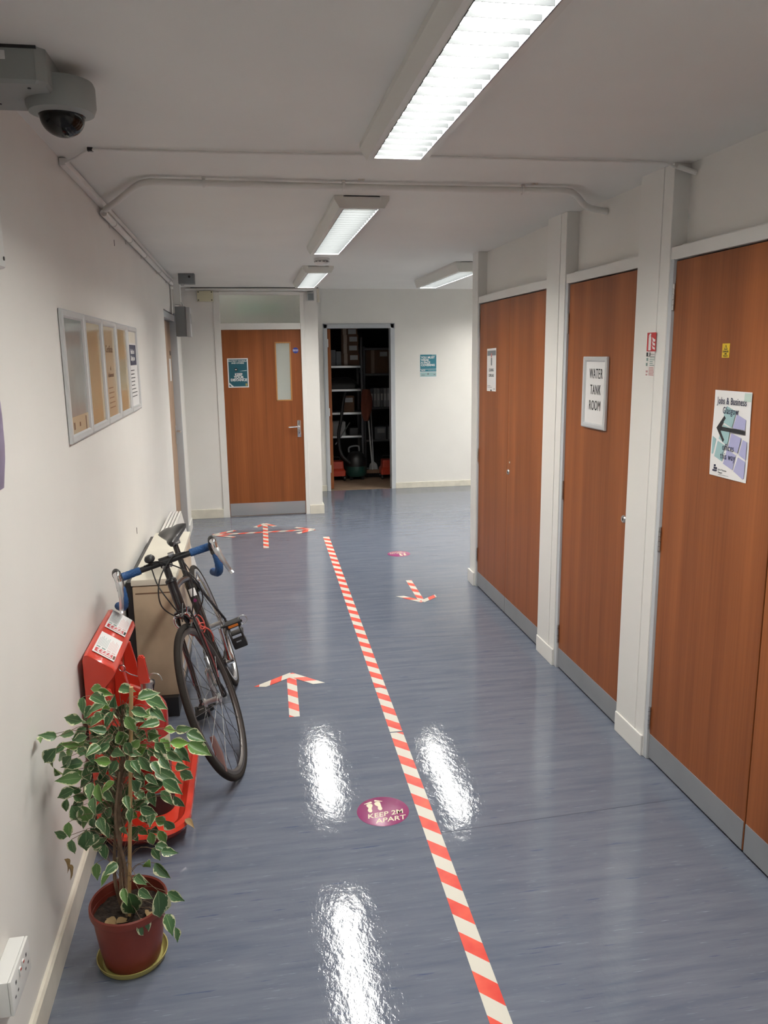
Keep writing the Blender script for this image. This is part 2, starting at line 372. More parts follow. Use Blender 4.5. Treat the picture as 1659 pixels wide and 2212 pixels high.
# left door (recessed) with its frame
d = empty('door_1', 'brown door seen almost edge-on in the left wall', 'door', (-.705, 6.80, 0), kind='structure')
obj('door_leaf', bx(-.044, 0, .002, .948, .01, 2.03), M_WOODL, d)
b = bm_new(); box(b, -.05, .040, -.002, .002, 0, 2.085, .001); box(b, -.05, .061, .95, .987, 0, 2.11, .003); box(b, -.05, .046, -.002, .987, 2.035, 2.09, .003)
obj('door_frame', b, M_TRIMG, d)  # grey colour carries the shading of the jamb facing the viewer
hp = obj('handle_plate', bx(0, .008, .875, .92, .91, 1.08, .003), M_ALU, d)
b = bm_new(); tube(b, [(0, .90, 1.03), (.045, .90, 1.03)], .009, 12); tube(b, smooth_path([(.045, .90, 1.03), (.05, .885, 1.03), (.05, .78, 1.032)]), [.009, .007], 10); obj('lever', b, M_CHROME, hp)
obj('door_notice', bx(.0005, .0015, .70, .85, 1.50, 1.70), M_PAPER, d)
obj('number_plaque', bx(.0005, .003, .80, .88, 1.73, 1.77), M_DARK, d)
# end wall with door, transom light and pier
YD = 8.6
b = bm_new(); box(b, -.75, -.33, YD, YD+.12, 0, ZC); box(b, .60, .74, YD, YD+.12, 0, ZC); box(b, -.33, .60, YD, YD+.12, 2.345, ZC)
box(b, .72, .74, YD+.12, 10.2, 0, 2.52)
struct('wall_end', b, M_WALL, 'white end wall around the brown door with the vision panel', 'wall')
b = bm_new(); box(b, -.75, -.335, YD-.016, YD, 0, .10, .003); box(b, .60, .756, YD-.016, YD, 0, .10, .003); box(b, .74, .756, YD, 9.9, 0, .10, .003)
struct('baseboard_end', b, M_CREAM, 'cream skirting at the foot of the end wall and pier', 'skirting')
b = bm_new()
for x0, x1 in ((-.335, -.268), (.556, .60)): box(b, x0, x1, YD-.012, YD+.06, 0, 2.36, .003)
for z0, z1 in ((1.985, 2.05), (2.335, 2.37)): box(b, -.27, .558, YD-.010, YD+.06, z0, z1, .003)
struct('trim_2', b, M_TRIM, 'cream painted frame around the end door and its transom light', 'trim')
b = bm_new(); box(b, -.27, .558, YD+.02, YD+.026, 2.05, 2.336); struct('window_1', b, M_GLASSF, 'frosted transom pane above the end door', 'window')
d = empty('door_2', 'brown veneered end door with narrow glazed vision panel and steel kick plate', 'door', (-.266, YD+.012, 0), kind='structure')
b = bm_new(); wv = [(.552, .712)]; w = .822
box(b, 0, .552, 0, .044, .008, 1.983); box(b, .706, w, 0, .044, .008, 1.983); box(b, .552, .706, 0, .044, .008, 1.25); box(b, .552, .706, 0, .044, 1.848, 1.983)
obj('door_leaf', b, M_WOOD, d, smooth=False)
b = bm_new()
for a in ((.545, .558, 1.24, 1.856), (.700, .713, 1.24, 1.856), (.545, .713, 1.24, 1.253), (.545, .713, 1.843, 1.856)): box(b, a[0], a[1], -.004, .01, a[2], a[3], .002)
vb = obj('glazing_bead', b, wood('bead_wood', (.34, .15, .045), (.5, .25, .09)), d)
obj('vision_pane', bx(.556, .702, .015, .021, 1.25, 1.848), M_GLASS, d)
obj('kick_plate', bx(.006, w-.006, -.0025, 0, .012, .148), M_ALU, d)
hp = obj('handle_plate', bx(.755, .793, -.008, 0, .85, 1.03, .003), M_CHROME, d)
b = bm_new(); tube(b, [(.774, -.006, .965), (.774, -.045, .965)], .009, 12); tube(b, smooth_path([(.774, -.045, .965), (.76, -.05, .965), (.66, -.05, .962)]), [.009, .007], 10); obj('lever', b, M_CHROME, hp)
b = bm_new(); lathe(b, [(0, -.0095), (.005, -.0095), (.005, -.008)], (.774, 0, .895), (0, 1, 0), 12); obj('keyhole', b, M_DARK, hp)
# office behind the end door: seen only through the two panes
b = bm_new(); box(b, -.9, .74, 12.0, 12.1, 0, 2.5); box(b, -.95, -.85, 8.72, 12.1, 0, 2.5)
struct('wall_office', b, M_WALL, 'pale wall of the office behind the end door', 'wall')
struct('floor_office', bx(-.9, .74, 10.045, 12.0, -.05, 0), M_LINO, 'floor of the office behind the end door', 'floor')
# far wall of the cross passage with the store doorway
YF = 10.045
b = bm_new(); box(b, .74, .93, YF, YF+.10, 0, 2.6); box(b, 1.815, 4.0, YF, YF+.10, 0, 2.6); box(b, .93, 1.815, YF, YF+.10, 2.09, 2.6)
struct('wall_far', b, M_WALL, 'bright white far wall beside the open store room', 'wall')
b = bm_new(); box(b, .756, .925, YF-.016, YF, 0, .075, .003); box(b, 1.82, 4.0, YF-.016, YF, 0, .075, .003)
struct('baseboard_far', b, M_CREAM, 'cream skirting along the far wall', 'skirting')
b = bm_new()
box(b, .932, .975, YF-.018, YF+.12, 0, 2.085, .003); box(b, 1.768, 1.815, YF-.018, YF+.12, 0, 2.085, .003); box(b, .932, 1.815, YF-.018, YF+.12, 2.037, 2.085, .003)
box(b, .922, .932, YF-.012, YF, 0, 2.097, .002); box(b, 1.815, 1.825, YF-.012, YF, 0, 2.097, .002); box(b, .922, 1.825, YF-.012, YF, 2.087, 2.097, .002)
struct('trim_3', b, M_TRIMG, 'pale grey door frame around the open store doorway', 'trim')
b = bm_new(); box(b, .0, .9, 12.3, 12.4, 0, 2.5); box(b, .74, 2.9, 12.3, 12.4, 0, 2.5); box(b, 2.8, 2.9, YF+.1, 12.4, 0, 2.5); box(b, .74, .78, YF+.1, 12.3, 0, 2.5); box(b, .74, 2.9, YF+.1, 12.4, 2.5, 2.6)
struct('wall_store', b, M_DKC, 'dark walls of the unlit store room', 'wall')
struct('floor_store', bx(.74, 2.9, YF, 12.4, -.05, 0), M_LINO, 'brown floor of the store room', 'floor')
d = empty('door_3', 'brown store room door standing open inward, seen edge-on with three steel hinges', 'door', (.985, YF+.11, 0), kind='structure')
obj('door_leaf', bx(-.002, .042, .0, .78, .008, 2.03), M_WOOD, d)
for z in (.27, 1.0, 1.86): obj('hinge', bx(-.012, .012, -.012, .0, z-.05, z+.05, .002), M_ALU, d)
# right-hand side: closet doors between white posts
b = bm_new(); box(b, 1.70, 1.85, 1.40, 5.64, 0, ZC); box(b, XR, 1.85, -3.0, 1.36, 0, ZC); box(b, 1.70, 4.0, 5.56, 5.70, 0, 2.6)
struct('wall_right', b, M_WALL, 'white wall carrying the row of brown closet doors', 'wall')
b = bm_new()
for y0, y1 in ((4.22, 5.57), (3.18, 3.985), (1.50, 2.95)): box(b, 1.672, 1.70, y0-.02, y1+.02, 2.10, ZC)
struct('transom_panels', b, M_WALL, 'recessed white panels above the closet doors', 'panel')
k = 3
for y0, y1, what in ((5.565, 5.70, 'at the far corner of the closets'), (3.975, 4.225, 'between the double closet and the WATER TANK ROOM door'), (2.94, 3.19, 'between the WATER TANK ROOM door and the nearest closet'), (1.36, 1.50, 'at the near edge of the closets')):
    k += 1; b = bm_new(); box(b, XR, 1.72, y0, y1, 0, ZC, .003); 
    if y1-y0 > .2: box(b, XR-.010, XR, y0, y1, 0, .095, .004); box(b, XR-.004, XR+.01, y0+.07, y1, 0, ZC, .002)
    else: box(b, XR-.014, XR, y0, y1+.014, 0, .10, .004); 
    struct('trim_%d' % k, b, M_TRIM, 'white painted timber post '+what, 'post')
b = bm_new()
for y0, y1 in ((4.22, 5.57), (3.18, 3.985), (1.50, 2.95)):
    box(b, 1.612, 1.70, y0, y1, 2.058, 2.105, .002); box(b, 1.655, 1.672, y0, y1, 2.105, 2.118, .002)
struct('trim_8', b, M_TRIM, 'white head rails above the closet doors', 'trim')
b = bm_new()
for y0, y1 in ((5.545, 5.567), (3.945, 3.977), (2.915, 2.942)): box(b, 1.610, 1.70, y0, y1, 0, 2.06, .001)
struct('trim_9', b, M_TRIMG, 'door linings on the hinge side of the closet doors, recess shade painted in blue-grey', 'trim')  # blue-grey colour carries the shadow at the recess edge
def hinge(parent, y, z, dx=0):
    b = bm_new(); box(b, -.003, .001, y-.001, y+.03, z-.05, z+.05); 
    for i in range(5): tube(b, [(-.006, y, z-.05+i*.02+.001), (-.006, y, z-.05+i*.02+.019)], .006, 10)
    obj('hinge', b, M_STEEL, parent)
def closet(name, y0, y1, hy, zs, label, lock=None):
    """leaf from y0 to y1 on the plane X = 1.62; hy: hinge edge"""
    d = empty(name, label, 'door', (1.62, y0, 0), kind='structure')
    obj('door_leaf', bx(0, .044, 0, y1-y0, .010, 2.052, .0015, seg=1), M_WOOD, d)
    obj('kick_plate', bx(-.0025, 0, .003, y1-y0-.003, .012, .118), M_KICK, d)
    for z in zs: hinge(d, hy-y0, z)
    if lock:
        b = bm_new(); lathe(b, [(0, -.002), (.006, -.002), (.007, -.005), (.015, -.006), (.018, 0)], (0, lock[0]-y0, lock[1]), (1, 0, 0), 20)
        e = obj('escutcheon', b, M_STEEL, d); b = bm_new(); box(b, -.0065, -.0035, lock[0]-y0-.0015, lock[0]-y0+.0015, lock[1]-.007, lock[1]+.004); obj('keyhole', b, M_DARK, e)
    return d
closet('door_4', 4.8915, 5.545, 5.545, (.25, .99, 1.93), 'far leaf of the double closet, brown veneer, with the cleaning cupboard sheet')
dd = closet('door_5', 4.228, 4.890, 4.235, (1.87,), 'near leaf of the double closet, plain brown veneer above a grey kick plate', (4.865, .965))
b = bm_new(); tube(b, [(-.001, .61, 1.03), (-.004, .61, 1.03)], .006, 10); obj('screw_plug', b, M_CREAM, dd)
closet('door_6', 3.192, 3.943, 3.943, (.20, 1.0, 1.86), 'single brown door of the water tank room with a round keyhole', (3.243, .985))
closet('door_7', 2.243, 2.912, 2.912, (.19, .97, 1.92), 'near closet leaf, brown veneer, carrying the arrow poster')
dd = closet('door_8', 1.505, 2.237, 2.237, (), 'nearest closet leaf cut off by the right edge of the photo', (2.20, 1.0))
# hidden continuation so the corridor is closed
b = bm_new(); box(b, -.9, 4.0, -3.1, -3.0, 0, 2.6); struct('wall_back', b, M_WALL, 'wall closing the corridor behind the viewer', 'wall')
b = bm_new(); box(b, 4.0, 4.1, 5.5, 10.2, 0, 2.6); struct('wall_passage', b, M_WALL, 'wall closing the cross passage on the right', 'wall')

# ================================================================== LIGHTING FIXTURES
def ceiling_lamp(x0, y0, y1, label, e, zc=ZC, wd=.245, dep=.053, depth_blade=.021, group='ceiling luminaires'):
    L = y1-y0; xm = x0+wd/2
    r = empty('ceiling_lamp', label, 'lamp', (xm, (y0+y1)/2, zc), group)
    hw = wd/2; hb = wd/2-.022; li = .080; z0 = -dep; zt = -.006; h = L/2; hs = h-.012
    b = bm_new()
    for s in (-1, 1):
        prism(b, [(s*hw, -h, 0), (s*hw, -h, -.018), (s*hb, -h, z0), (s*li, -h, z0), (s*(li+.004), -h, -.004), (s*(li+.004), -h, 0)], None, (0, L, 0))
        box(b, -li-.002, li+.002, min(s*h, s*(h-.03)), max(s*h, s*(h-.03)), z0+.0003, -.0003)
    box(b, -li, li, -h, h, -.005, 0)
    obj('housing', b, M_LAMPB, r, smooth=False)
    M = emit('fluorescent_%g' % e, (1.0, .982, .925), e) if ('fluorescent_%g' % e) not in bpy.data.materials else bpy.data.materials['fluorescent_%g' % e]
    obj('tube_panel', bx(-li+.002, li-.002, -h+.032, h-.032, -.010, -.0055), M, r)
    b = bm_new()
    for s in (-1, 1): box(b, s*li-.0015, s*li+.0015, -h+.03, h-.03, z0, -.012)
    obj('reflector_rail', b, M_GREY, r, smooth=False)
    n = int((L-.06)/.0675)
    me = None
    for i in range(n):
        y = -h+.03+(L-.06)*(i+.5)/n
        if me is None:
            me = mesh_of('louvre_blade', bx(-li+.0015, li-.0015, -.0011, .0011, z0+.001, z0+.001+depth_blade), M_BLADE, False)
        o = bpy.data.objects.new('louvre_blade', me); COL.objects.link(o); o.parent = r; o.location = (0, y, 0)
    return r
ceiling_lamp(.396, 1.30, 2.80, 'long louvred ceiling light nearest the viewer, cut by the top edge', LAMP_E, depth_blade=.012)
ceiling_lamp(.405, 3.68, 5.38, 'second louvred ceiling light, in front of the white pipe', LAMP_E)
ceiling_lamp(.455, 6.52, 7.98, 'third louvred ceiling light, just behind the smoke detector', LAMP_E)
ceiling_lamp(1.60, 6.15, 7.72, 'louvred ceiling light in the passage at the right, half hidden by the post', LAMP_E, dep=.075)
ceiling_lamp(.38, -1.6, -.1, 'louvred ceiling light behind the viewer', LAMP_E)
ceiling_lamp(2.88, 8.0, 9.5, 'added unseen louvred light brightening the far wall, further along the cross passage', LAMP_E, depth_blade=.016)  # out of view, added to brighten the far wall
ceiling_lamp(3.5, 7.2, 8.7, 'added unseen louvred fill light at the right end of the cross passage', LAMP_E, depth_blade=.016)  # second hidden lamp, added for more light in the passage
ceiling_lamp(-.845, 9.0, 10.5, 'added unseen louvred light brightening the panes, in the office behind the end door', LAMP_E*1.5, zc=2.46, depth_blade=.01)  # hidden lamp added so the transom and vision panes look lit
# greenish diffuser seen through the transom
r = tag(obj('wall_lamp', bx(-.10, .40, 9.15, 9.2, 2.185, 2.28, .004), mat('green_diffuser', (.30, .46, .38), .4)), 'greenish rectangular light unit seen dimly through the transom pane', 'lamp')
r['label'] = 'greenish rectangular fitting seen dimly through the transom pane'; 
b = bm_new(); tube(b, [(0, 9.175, 2.28), (0, 9.175, 2.46)], .005, 8); tube(b, [(.3, 9.175, 2.28), (.3, 9.175, 2.46)], .005, 8); obj('hanger_rod', b, M_STEEL, r)
# smoke detector
r = empty('smoke_detector', 'round white smoke detector on the ceiling between the lights', 'detector', (.56, 6.03, ZC))
b = bm_new(); lathe(b, [(0, 0), (.058, 0), (.060, -.006), (.058, -.014), (0, -.014)], seg=36); obj('base', b, M_WHITE, r)
b = bm_new(); lathe(b, [(.040, -.014), (.052, -.018), (.054, -.030), (.050, -.040), (.036, -.050), (0, -.052)], seg=36); obj('head', b, M_WHITE, r)
b = bm_new()
for i in range(12):
    a = 2*PI*i/12; a2 = a+.36
    prism(b, [(.0545*math.cos(a), .0545*math.sin(a), -.022), (.0545*math.cos(a2), .0545*math.sin(a2), -.022), (.0545*math.cos(a2), .0545*math.sin(a2), -.027), (.0545*math.cos(a), .0545*math.sin(a), -.027)], None, (.001*math.cos(a), .001*math.sin(a), 0))
obj('vent_slots', b, M_DARK, r)

# ================================================================== SERVICES ON CEILING AND WALLS
# thin cable clipped across the ceiling
b = bm_new()
P = [(-.60, 3.10, 2.388), (-.555, 3.06, 2.396), (-.49, 2.965, 2.400), (-.40, 2.955, 2.401), (.13, 2.935, 2.399), (.53, 2.92, 2.401), (1.04, 2.92, 2.399), (1.48, 2.91, 2.400), (1.56, 2.915, 2.398), (1.60, 2.93, 2.39), (1.668, 2.925, 2.372)]
tube(b, smooth_path(P, 4), .0045, 8)
o = tag(obj('ceiling_cable', b, M_TRIM), 'thin white painted cable running across the ceiling before the nearest post', 'cable')
b = bm_new(); box(b, -.500, -.482, 2.955, 2.973, 2.396, 2.408, .002); obj('cable_clip', b, M_DARK, o)
b = bm_new(); tube(b, [(1.60, 2.905, 2.386), (1.671, 2.90, 2.365)], .009, 8); obj('cable_end', b, M_TRIM, o)
# white pipe crossing the ceiling
r = empty('ceiling_pipe', 'white painted pipe crossing the ceiling behind the nearest light', 'pipe', (0, 3.4, 2.385))
b = bm_new()
P = [(-.595, .47, -.022), (-.50, .26, -.012), (-.415, .06, -.004), (-.36, -.012, 0), (-.25, -.025, 0), (.4, -.01, 0), (1.16, -.02, 0), (1.34, -.03, 0), (1.42, .03, -.004), (1.55, .21, -.018), (1.672, .26, -.03)]
tube(b, smooth_path(P, 5), .0135, 14); obj('pipe', b, M_TRIM, r)
for x in (-.142, .41, 1.166):
    b = bm_new(); torus(b, (x, -.02, 0), (1, 0, 0), .0155, .003, 24, 6, .006); box(b, x-.007, x+.007, -.028, -.012, .012, .0235, .002); obj('pipe_clip', b, M_TRIM, r)
b = bm_new()
for x in (.47, .485, 1.20, 1.215): lathe(b, [(0, 0), (.006, 0), (.006, -.006), (0, -.007)], (x, -.05, .023), seg=10)
obj('ceiling_anchor', b, M_CREAM, r)
# trunking and pipe along the top of the left wall
def lpipe(name, y0, y1, n, z, rad, label, m=M_TRIM, clips=(), sq=False):
    r = empty(name, label, 'pipe', (0, 0, 0)); r.matrix_world = LW(y0, z, n)
    b = bm_new()
    if sq: box(b, 0, y1-y0, -rad, rad, -rad, rad, .003)
    else: tube(b, [(0, 0, 0), (y1-y0, 0, 0)], rad, 12)
    obj('pipe' if not sq else 'duct', b, m, r)
    for c in clips:
        b = bm_new(); torus(b, (c-y0, 0, 0), (1, 0, 0), rad*1.08, .003, 20, 6, .008); box(b, c-y0-.008, c-y0+.008, -.022, rad, -n-.001, -n+.004, .001); obj('pipe_clip', b, m, r)
    return r
lpipe('wall_pipe', 3.89, 7.62, .022, 2.352, .015, 'lower white pipe clipped along the left wall below the ceiling', clips=(4.18, 4.75, 5.45, 6.4, 7.2))
lpipe('wall_trunking', 3.10, 7.65, .014, 2.392, .0125, 'square white trunking in the corner of left wall and ceiling', sq=True)
r = lpipe('end_wall_conduit', 0, 1.30, .02, 2.30, .014, 'white conduit along the top of the end wall above the transom')
r.matrix_world = frame_m((-.60, YD-.02, 2.388), (1, 0, 0), (0, 0, 1))
r = lpipe('black_cable', 0, 1.30, .02, 2.30, .003, 'thin dark cable above the conduit on the end wall', m=M_DARK)
r.matrix_world = frame_m((-.55, YD-.02, 2.4045), (1, 0, 0), (0, 0, 1))
# boxes
r = empty('ceiling_box', 'small grey box with a round hole, on the ceiling above the left doorway', 'box', (-.485, 7.15, ZC))
obj('body', bx(-.07, .065, 0, .10, -.085, 0, .004), M_GREY, r)
b = bm_new(); lathe(b, [(0, -.002), (.010, -.002), (.010, .001)], (.022, 0, -.028), (0, 1, 0), 16); obj('hole_plug', b, M_DARK, r)
b = bm_new(); tube(b, [(-.04, .02, -.084), (-.04, .02, -.10)], .014, 12); obj('gland', b, M_GREYB, r)
r = empty('cream_blanking_plate', 'square cream cover plate with four screws at the top of the end wall', 'plate', (-.405, YD, 2.335))
obj('plate', bx(-.082, .078, -.05, 0, -.068, .036, .004), mat('cream_plate', (.60, .57, .40), .4), r)
for x in (-.068, .064):
    for z in (-.055, .024):
        b = bm_new(); lathe(b, [(0, -.0525), (.006, -.052), (.006, -.049)], (x, 0, z), (0, 1, 0), 10); obj('screw', b, M_DARK, r)
r = empty('alarm_box', 'grey metal box fixed high beside the left doorway', 'box', (-.596, 7.62, 2.025))
obj('body', bx(-.03, .060, -.14, .02, -.13, .13, .004), M_GREY, r)
obj('lid', bx(.060, .10, -.145, .02, -.135, .125, .008), M_GREYB, r)
obj('lid_label', bx(.1002, .101, -.09, -.02, -.02, .07), M_GREY, r)
b = bm_new(); box(b, -.035, .02, -.10, .02, .15, .36); tube(b, smooth_path([(.03, -.05, .128), (.04, -.06, .15), (.02, -.05, .17), (-.01, -.04, .18)], 4), .005, 8); obj('cable', b, M_WHITE, r)
r = empty('sensor_box', 'small grey square box at the top of the pier between the two far doorways', 'box', (.672, YD, 2.315))
obj('body', bx(-.036, .034, -.03, 0, -.04, .05, .004), M_GREYB, r); obj('cover', bx(-.030, .028, -.034, -.03, -.034, .03, .002), M_GREY, r)
r = tag(obj('short_conduit', bx(.735, .765, YD-.004, YD+.03, 2.26, 2.40, .004), M_CREAM), 'short cream conduit stub on the corner of the pier', 'conduit')

# ------------------------------------------------------------------ dome camera on the ceiling
r = empty('dome_camera', 'grey security camera box with a dark dome at the top left of the ceiling', 'camera', (-.52, 2.12, ZC))
b = bm_new(); rings = []
for z, i in ((0, 0), (-.070, 0), (-.078, .006)):
    rings.append([(-.085+i, -.065+i, z), (.075-i, -.065+i, z), (.095-i, -.045, z), (.095-i, .16-i, z), (-.085+i, .16-i, z)])
loft(b, rings[::-1]); obj('housing', b, mat('camera_grey', (.30, .315, .30), .5), r, ang=20)
obj('ceiling_gasket', bx(-.088, .080, -.069, -.064, -.006, 0), M_DARK, r)
b = bm_new(); lathe(b, [(0, -.03), (.078, -.03), (.082, -.04), (.082, -.085), (.076, -.100), (.060, -.106), (0, -.106)], (.095, .085, 0), seg=40); obj('dome_base', b, bpy.data.materials['camera_grey'], r)
b = bm_new(); lathe(b, [(.056, -.105)]+[(.053*math.cos(a), -.108-.047*math.sin(a)) for a in [PI/2*i/10 for i in range(10)]]+[(0, -.155)], (.095, .085, 0), seg=36); obj('smoked_dome', b, M_SMOKE, r)
b = bm_new()
for x, y, rr in ((-.05, -.03, .004), (.05, -.03, .004), (-.05, .1, .004)): lathe(b, [(0, -.080), (rr, -.080), (rr, -.077)], (x, y, 0), seg=10)
obj('screw', b, M_DARK, r)
obj('white_sticker', bx(-.005, .012, -.0665, -.065, -.030, -.012, .0), M_PAPER, r)
# ================================================================== NOTICES AND POSTERS
def snap_frame(mtx, w, h, m_sheet, label, fw=.028, group=None, cat='frame', sheet_name='sheet'):
    r = empty('poster_frame', label, cat, mtx=mtx, group=group)
    for k in range(4):     # four mitred aluminium rails
        b = bm_new(); a, c = (w/2, h/2) if k % 2 == 0 else (h/2, w/2)
        prof = [(0, .002), (0, .012), (.006, .016), (fw-.006, .014), (fw, .007), (fw, .002)]
        ring0 = [(-a+p[0], -c+p[0], p[1]) for p in prof]; ring1 = [(a-p[0], -c+p[0], p[1]) for p in prof]
        loft(b, [ring0, ring1]); b.transform(Matrix.Rotation(PI/2*k, 4, 'Z')); obj('frame_rail', b, M_FR, r, ang=25)
    obj(sheet_name, bx(-w/2+.01, w/2-.01, -h/2+.01, h/2-.01, 0, .006), m_sheet, r)
    return r
M_FR = mat('snap_frame_aluminium', (.60, .62, .63), .32, metal=.35)
names = [('empty notice frame with grey-green backing and tan foot strip, nearest of five', M_SAGE), ('notice frame with a plain tan sheet, second from the viewer', M_TAN),
 ('notice frame with a printed tan certificate, middle of the five', M_CREAMW), ('notice frame with a plain ochre sheet, fourth from the viewer', M_TAN), ('notice frame with a black-headed notice, farthest of the five', M_PAPER)]
for i, (lab, ms) in enumerate(names):
    r = snap_frame(LW(2.865+.396*i+.193, 1.655, .0005), .384, .455, ms, lab, group='snap frames on the left wall')
    if i == 0: patch('tan_strip', [(-.16, .16, -.205, -.14)], r, M_CREAMW, z=.0075, t=.0015); patch('tan_print', [(-.12, -.10, -.185, -.16), (-.02, 0, -.18, -.165), (.10, .115, -.20, -.15)], r, M_CARD, z=.008)
    if i == 2:
        text('lettering', 'Certificate', .045, 0, .10, r, M_CARD, z=.0065); text('lettering', 'of\nAchievement', .03, 0, .0, r, M_CARD, z=.0065); patch('print', lines(-.09, .09, -.07, .022, 5, .004, 3), r, M_CARD, z=.0068)
    if i == 4:
        patch('heading_block', [(-.14, .15, .02, .13)], r, M_NAVY, z=.0068); text('lettering', 'Health and\nSafety Law', .036, 0, .075, r, M_PAPER, bold=.001, z=.0072)
        patch('print', lines(-.12, .11, -.005, .020, 8, .005, 4), r, M_BLACK, z=.0068); patch('backing_panel', [(-.16, .16, .14, .2)], r, M_CREAM, z=.0066)
# curling purple notice at the left edge
b = bm_new(); g = []
for j in range(13):
    for i in range(9):
        u = i/8; v = j/12; z = .002+.045*max(0, u-.55)**1.5*(1-.55*abs(v-.5))*(1 if v > .2 else v*5); 
        g.append(b.verts.new((-.30+.42*u-.05*max(0, v-.45)*2*u, -.15+.42*v, z)))
for j in range(12):
    for i in range(8): k = j*9+i; b.faces.new((g[k], g[k+1], g[k+10], g[k+9]))
bmesh.ops.solidify(b, geom=b.faces[:], thickness=.0005)
o = obj('purple_notice', b, M_PURP); o.matrix_world = LW(1.955, 1.555); tag(o, 'curling purple notice cut off by the left edge of the photo', 'poster')
patch('white_panel', [(-.2, .035, .02, .12)], o, M_PAPER, z=.009, t=.001); patch('print', lines(-.02, .07, -.03, .018, 5, .005, 9), o, mat('plum_print', (.20, .12, .26), .5), z=.0125, t=.001)
r = tag(obj('wall_board', bx(-.30, 0, 0, .36, 0, .03, .012, seg=3), M_WHITE), 'white rounded board high on the left wall, cut by the left edge', 'board'); r.matrix_world = LW(2.19, 1.937)
patch('dark_strip', [(-.20, -.012, .27, .30)], r, M_NAVY, z=.0315); b = bm_new(); lathe(b, [(0, .032), (.005, .032), (.005, .029)], (-.02, .025, 0), seg=10); obj('screw', b, M_DARK, r)
# double socket, near left
r = empty('double_socket', 'white surface-mounted double socket low on the left wall', 'socket', mtx=LW(1.675, .352))
obj('back_box', bx(-.0735, .0735, -.043, .043, 0, .036, .004), M_WHITE, r); obj('face_plate', bx(-.0735, .0735, -.043, .043, .0355, .043, .004), M_WHITE, r)
for s in (-1, 1):
    k = obj('rocker_switch', bx(s*.012-.005, s*.012+.005, .008, .028, .043, .0465, .0015), M_WHITE, r); patch('red_marker', [(s*.012-.004, s*.012+.004, .021, .026)], k, M_RED, z=.0470)
b = bm_new()
for s in (-1, 1):
    for p in ((s*.042-.0035, s*.042+.0035, .012, .02), (s*.042-.014, s*.042-.007, -.014, -.009), (s*.042+.007, s*.042+.014, -.014, -.009)): box(b, *p, .0428, .0434)
obj('pin_holes', b, M_DARK, r)
# wall scuffs are real nail and chip marks
for y, z, h in ((4.31, 2.279, .03), (4.35, .80, .035)):
    o = tag(obj('wall_chip', bx(-.003, .003, -h/2, h/2, 0, .002, .001), M_DARK), 'small dark chip in the left wall plaster %s' % ('below the clipped pipe' if z > 1 else 'above the heater'), 'chip'); o.matrix_world = LW(y, z)
# end door notices
o = sheet('distance_poster', .214, .303, FW(-.112, 1.541, YD+.012), M_PAPER, 'teal KEEP YOUR DISTANCE poster with white border on the end door', 'poster')
patch('teal_field', [(-.096, .096, -.140, .140)], o, M_TEAL, z=.0012)
text('lettering', 'PROTECT YOURSELF\nAND OTHERS', .021, 0, .112, o, M_PAPER, .0006, z=.0014); text('lettering', 'KEEP\nYOUR\nDISTANCE', .036, .005, -.045, o, M_PAPER, .0016, z=.0014, sp=.78)
b = bm_new(); lathe(b, [(0, .0016), (.017, .0016), (.017, .0011)], (-.02, .035, 0), seg=20); k = obj('round_emblem', b, M_DARK, o); patch('print', [(-.03, -.012, .031, .039)], o, M_PAPER, z=.0019)
patch('print', [(.072, .09, -.135, -.11)], o, M_OLIVE, z=.0014)
patch('crease_mark', [[(.01, .018), (.09, .022), (.09, .028), (.05, .024)], [(-.095, -.10), (-.05, -.14), (-.07, -.14), (-.096, -.115)]], o, M_PAPER, z=.0015)
b = bm_new(); lathe(b, [(0, .002), (.030, .002), (.031, 0)], seg=36); o = obj('fire_door_disc', b, mat('blue_disc', (.03, .05, .28), .35)); o.matrix_world = FW(.497, 1.767, YD+.012); tag(o, 'round blue fire door keep shut disc at the top of the end door', 'sign')
text('lettering', 'FIRE DOOR\nKEEP SHUT', .011, 0, 0, o, M_PAPER, .0003, z=.0022)
# face covering poster
o = sheet('face_covering_poster', .214, .300, FW(2.256, 1.557, YF), M_PAPER, 'teal YOU MUST WEAR A FACE COVERING poster on the far wall', 'poster')
patch('teal_field', [(-.105, .105, -.032, .148), (-.105, .105, -.066, -.036)], o, mat('teal_print_bright', (.03, .19, .25), .4), z=.0012)
text('lettering', 'YOU MUST\nWEAR\nA FACE\nCOVERING', .036, -.094, .063, o, M_PAPER, .0015, z=.0014, align='LEFT', sp=.88)
text('lettering', 'FACTS', .018, -.092, -.051, o, M_PAPER, .001, z=.0014, align='LEFT'); patch('print', [(.005+i*.02, .014+i*.02, -.056, -.046) for i in range(5)]+[(.045, .105, .135, .142)], o, M_TEALP, z=.0014)
patch('foot_band', [(-.105, .105, -.128, -.074)], o, M_TEALP, z=.0011); patch('print', [(-.09, -.045, -.112, -.104), (-.012, .008, -.105, -.085), (.07, .092, -.108, -.098)], o, M_GREY, z=.0014)
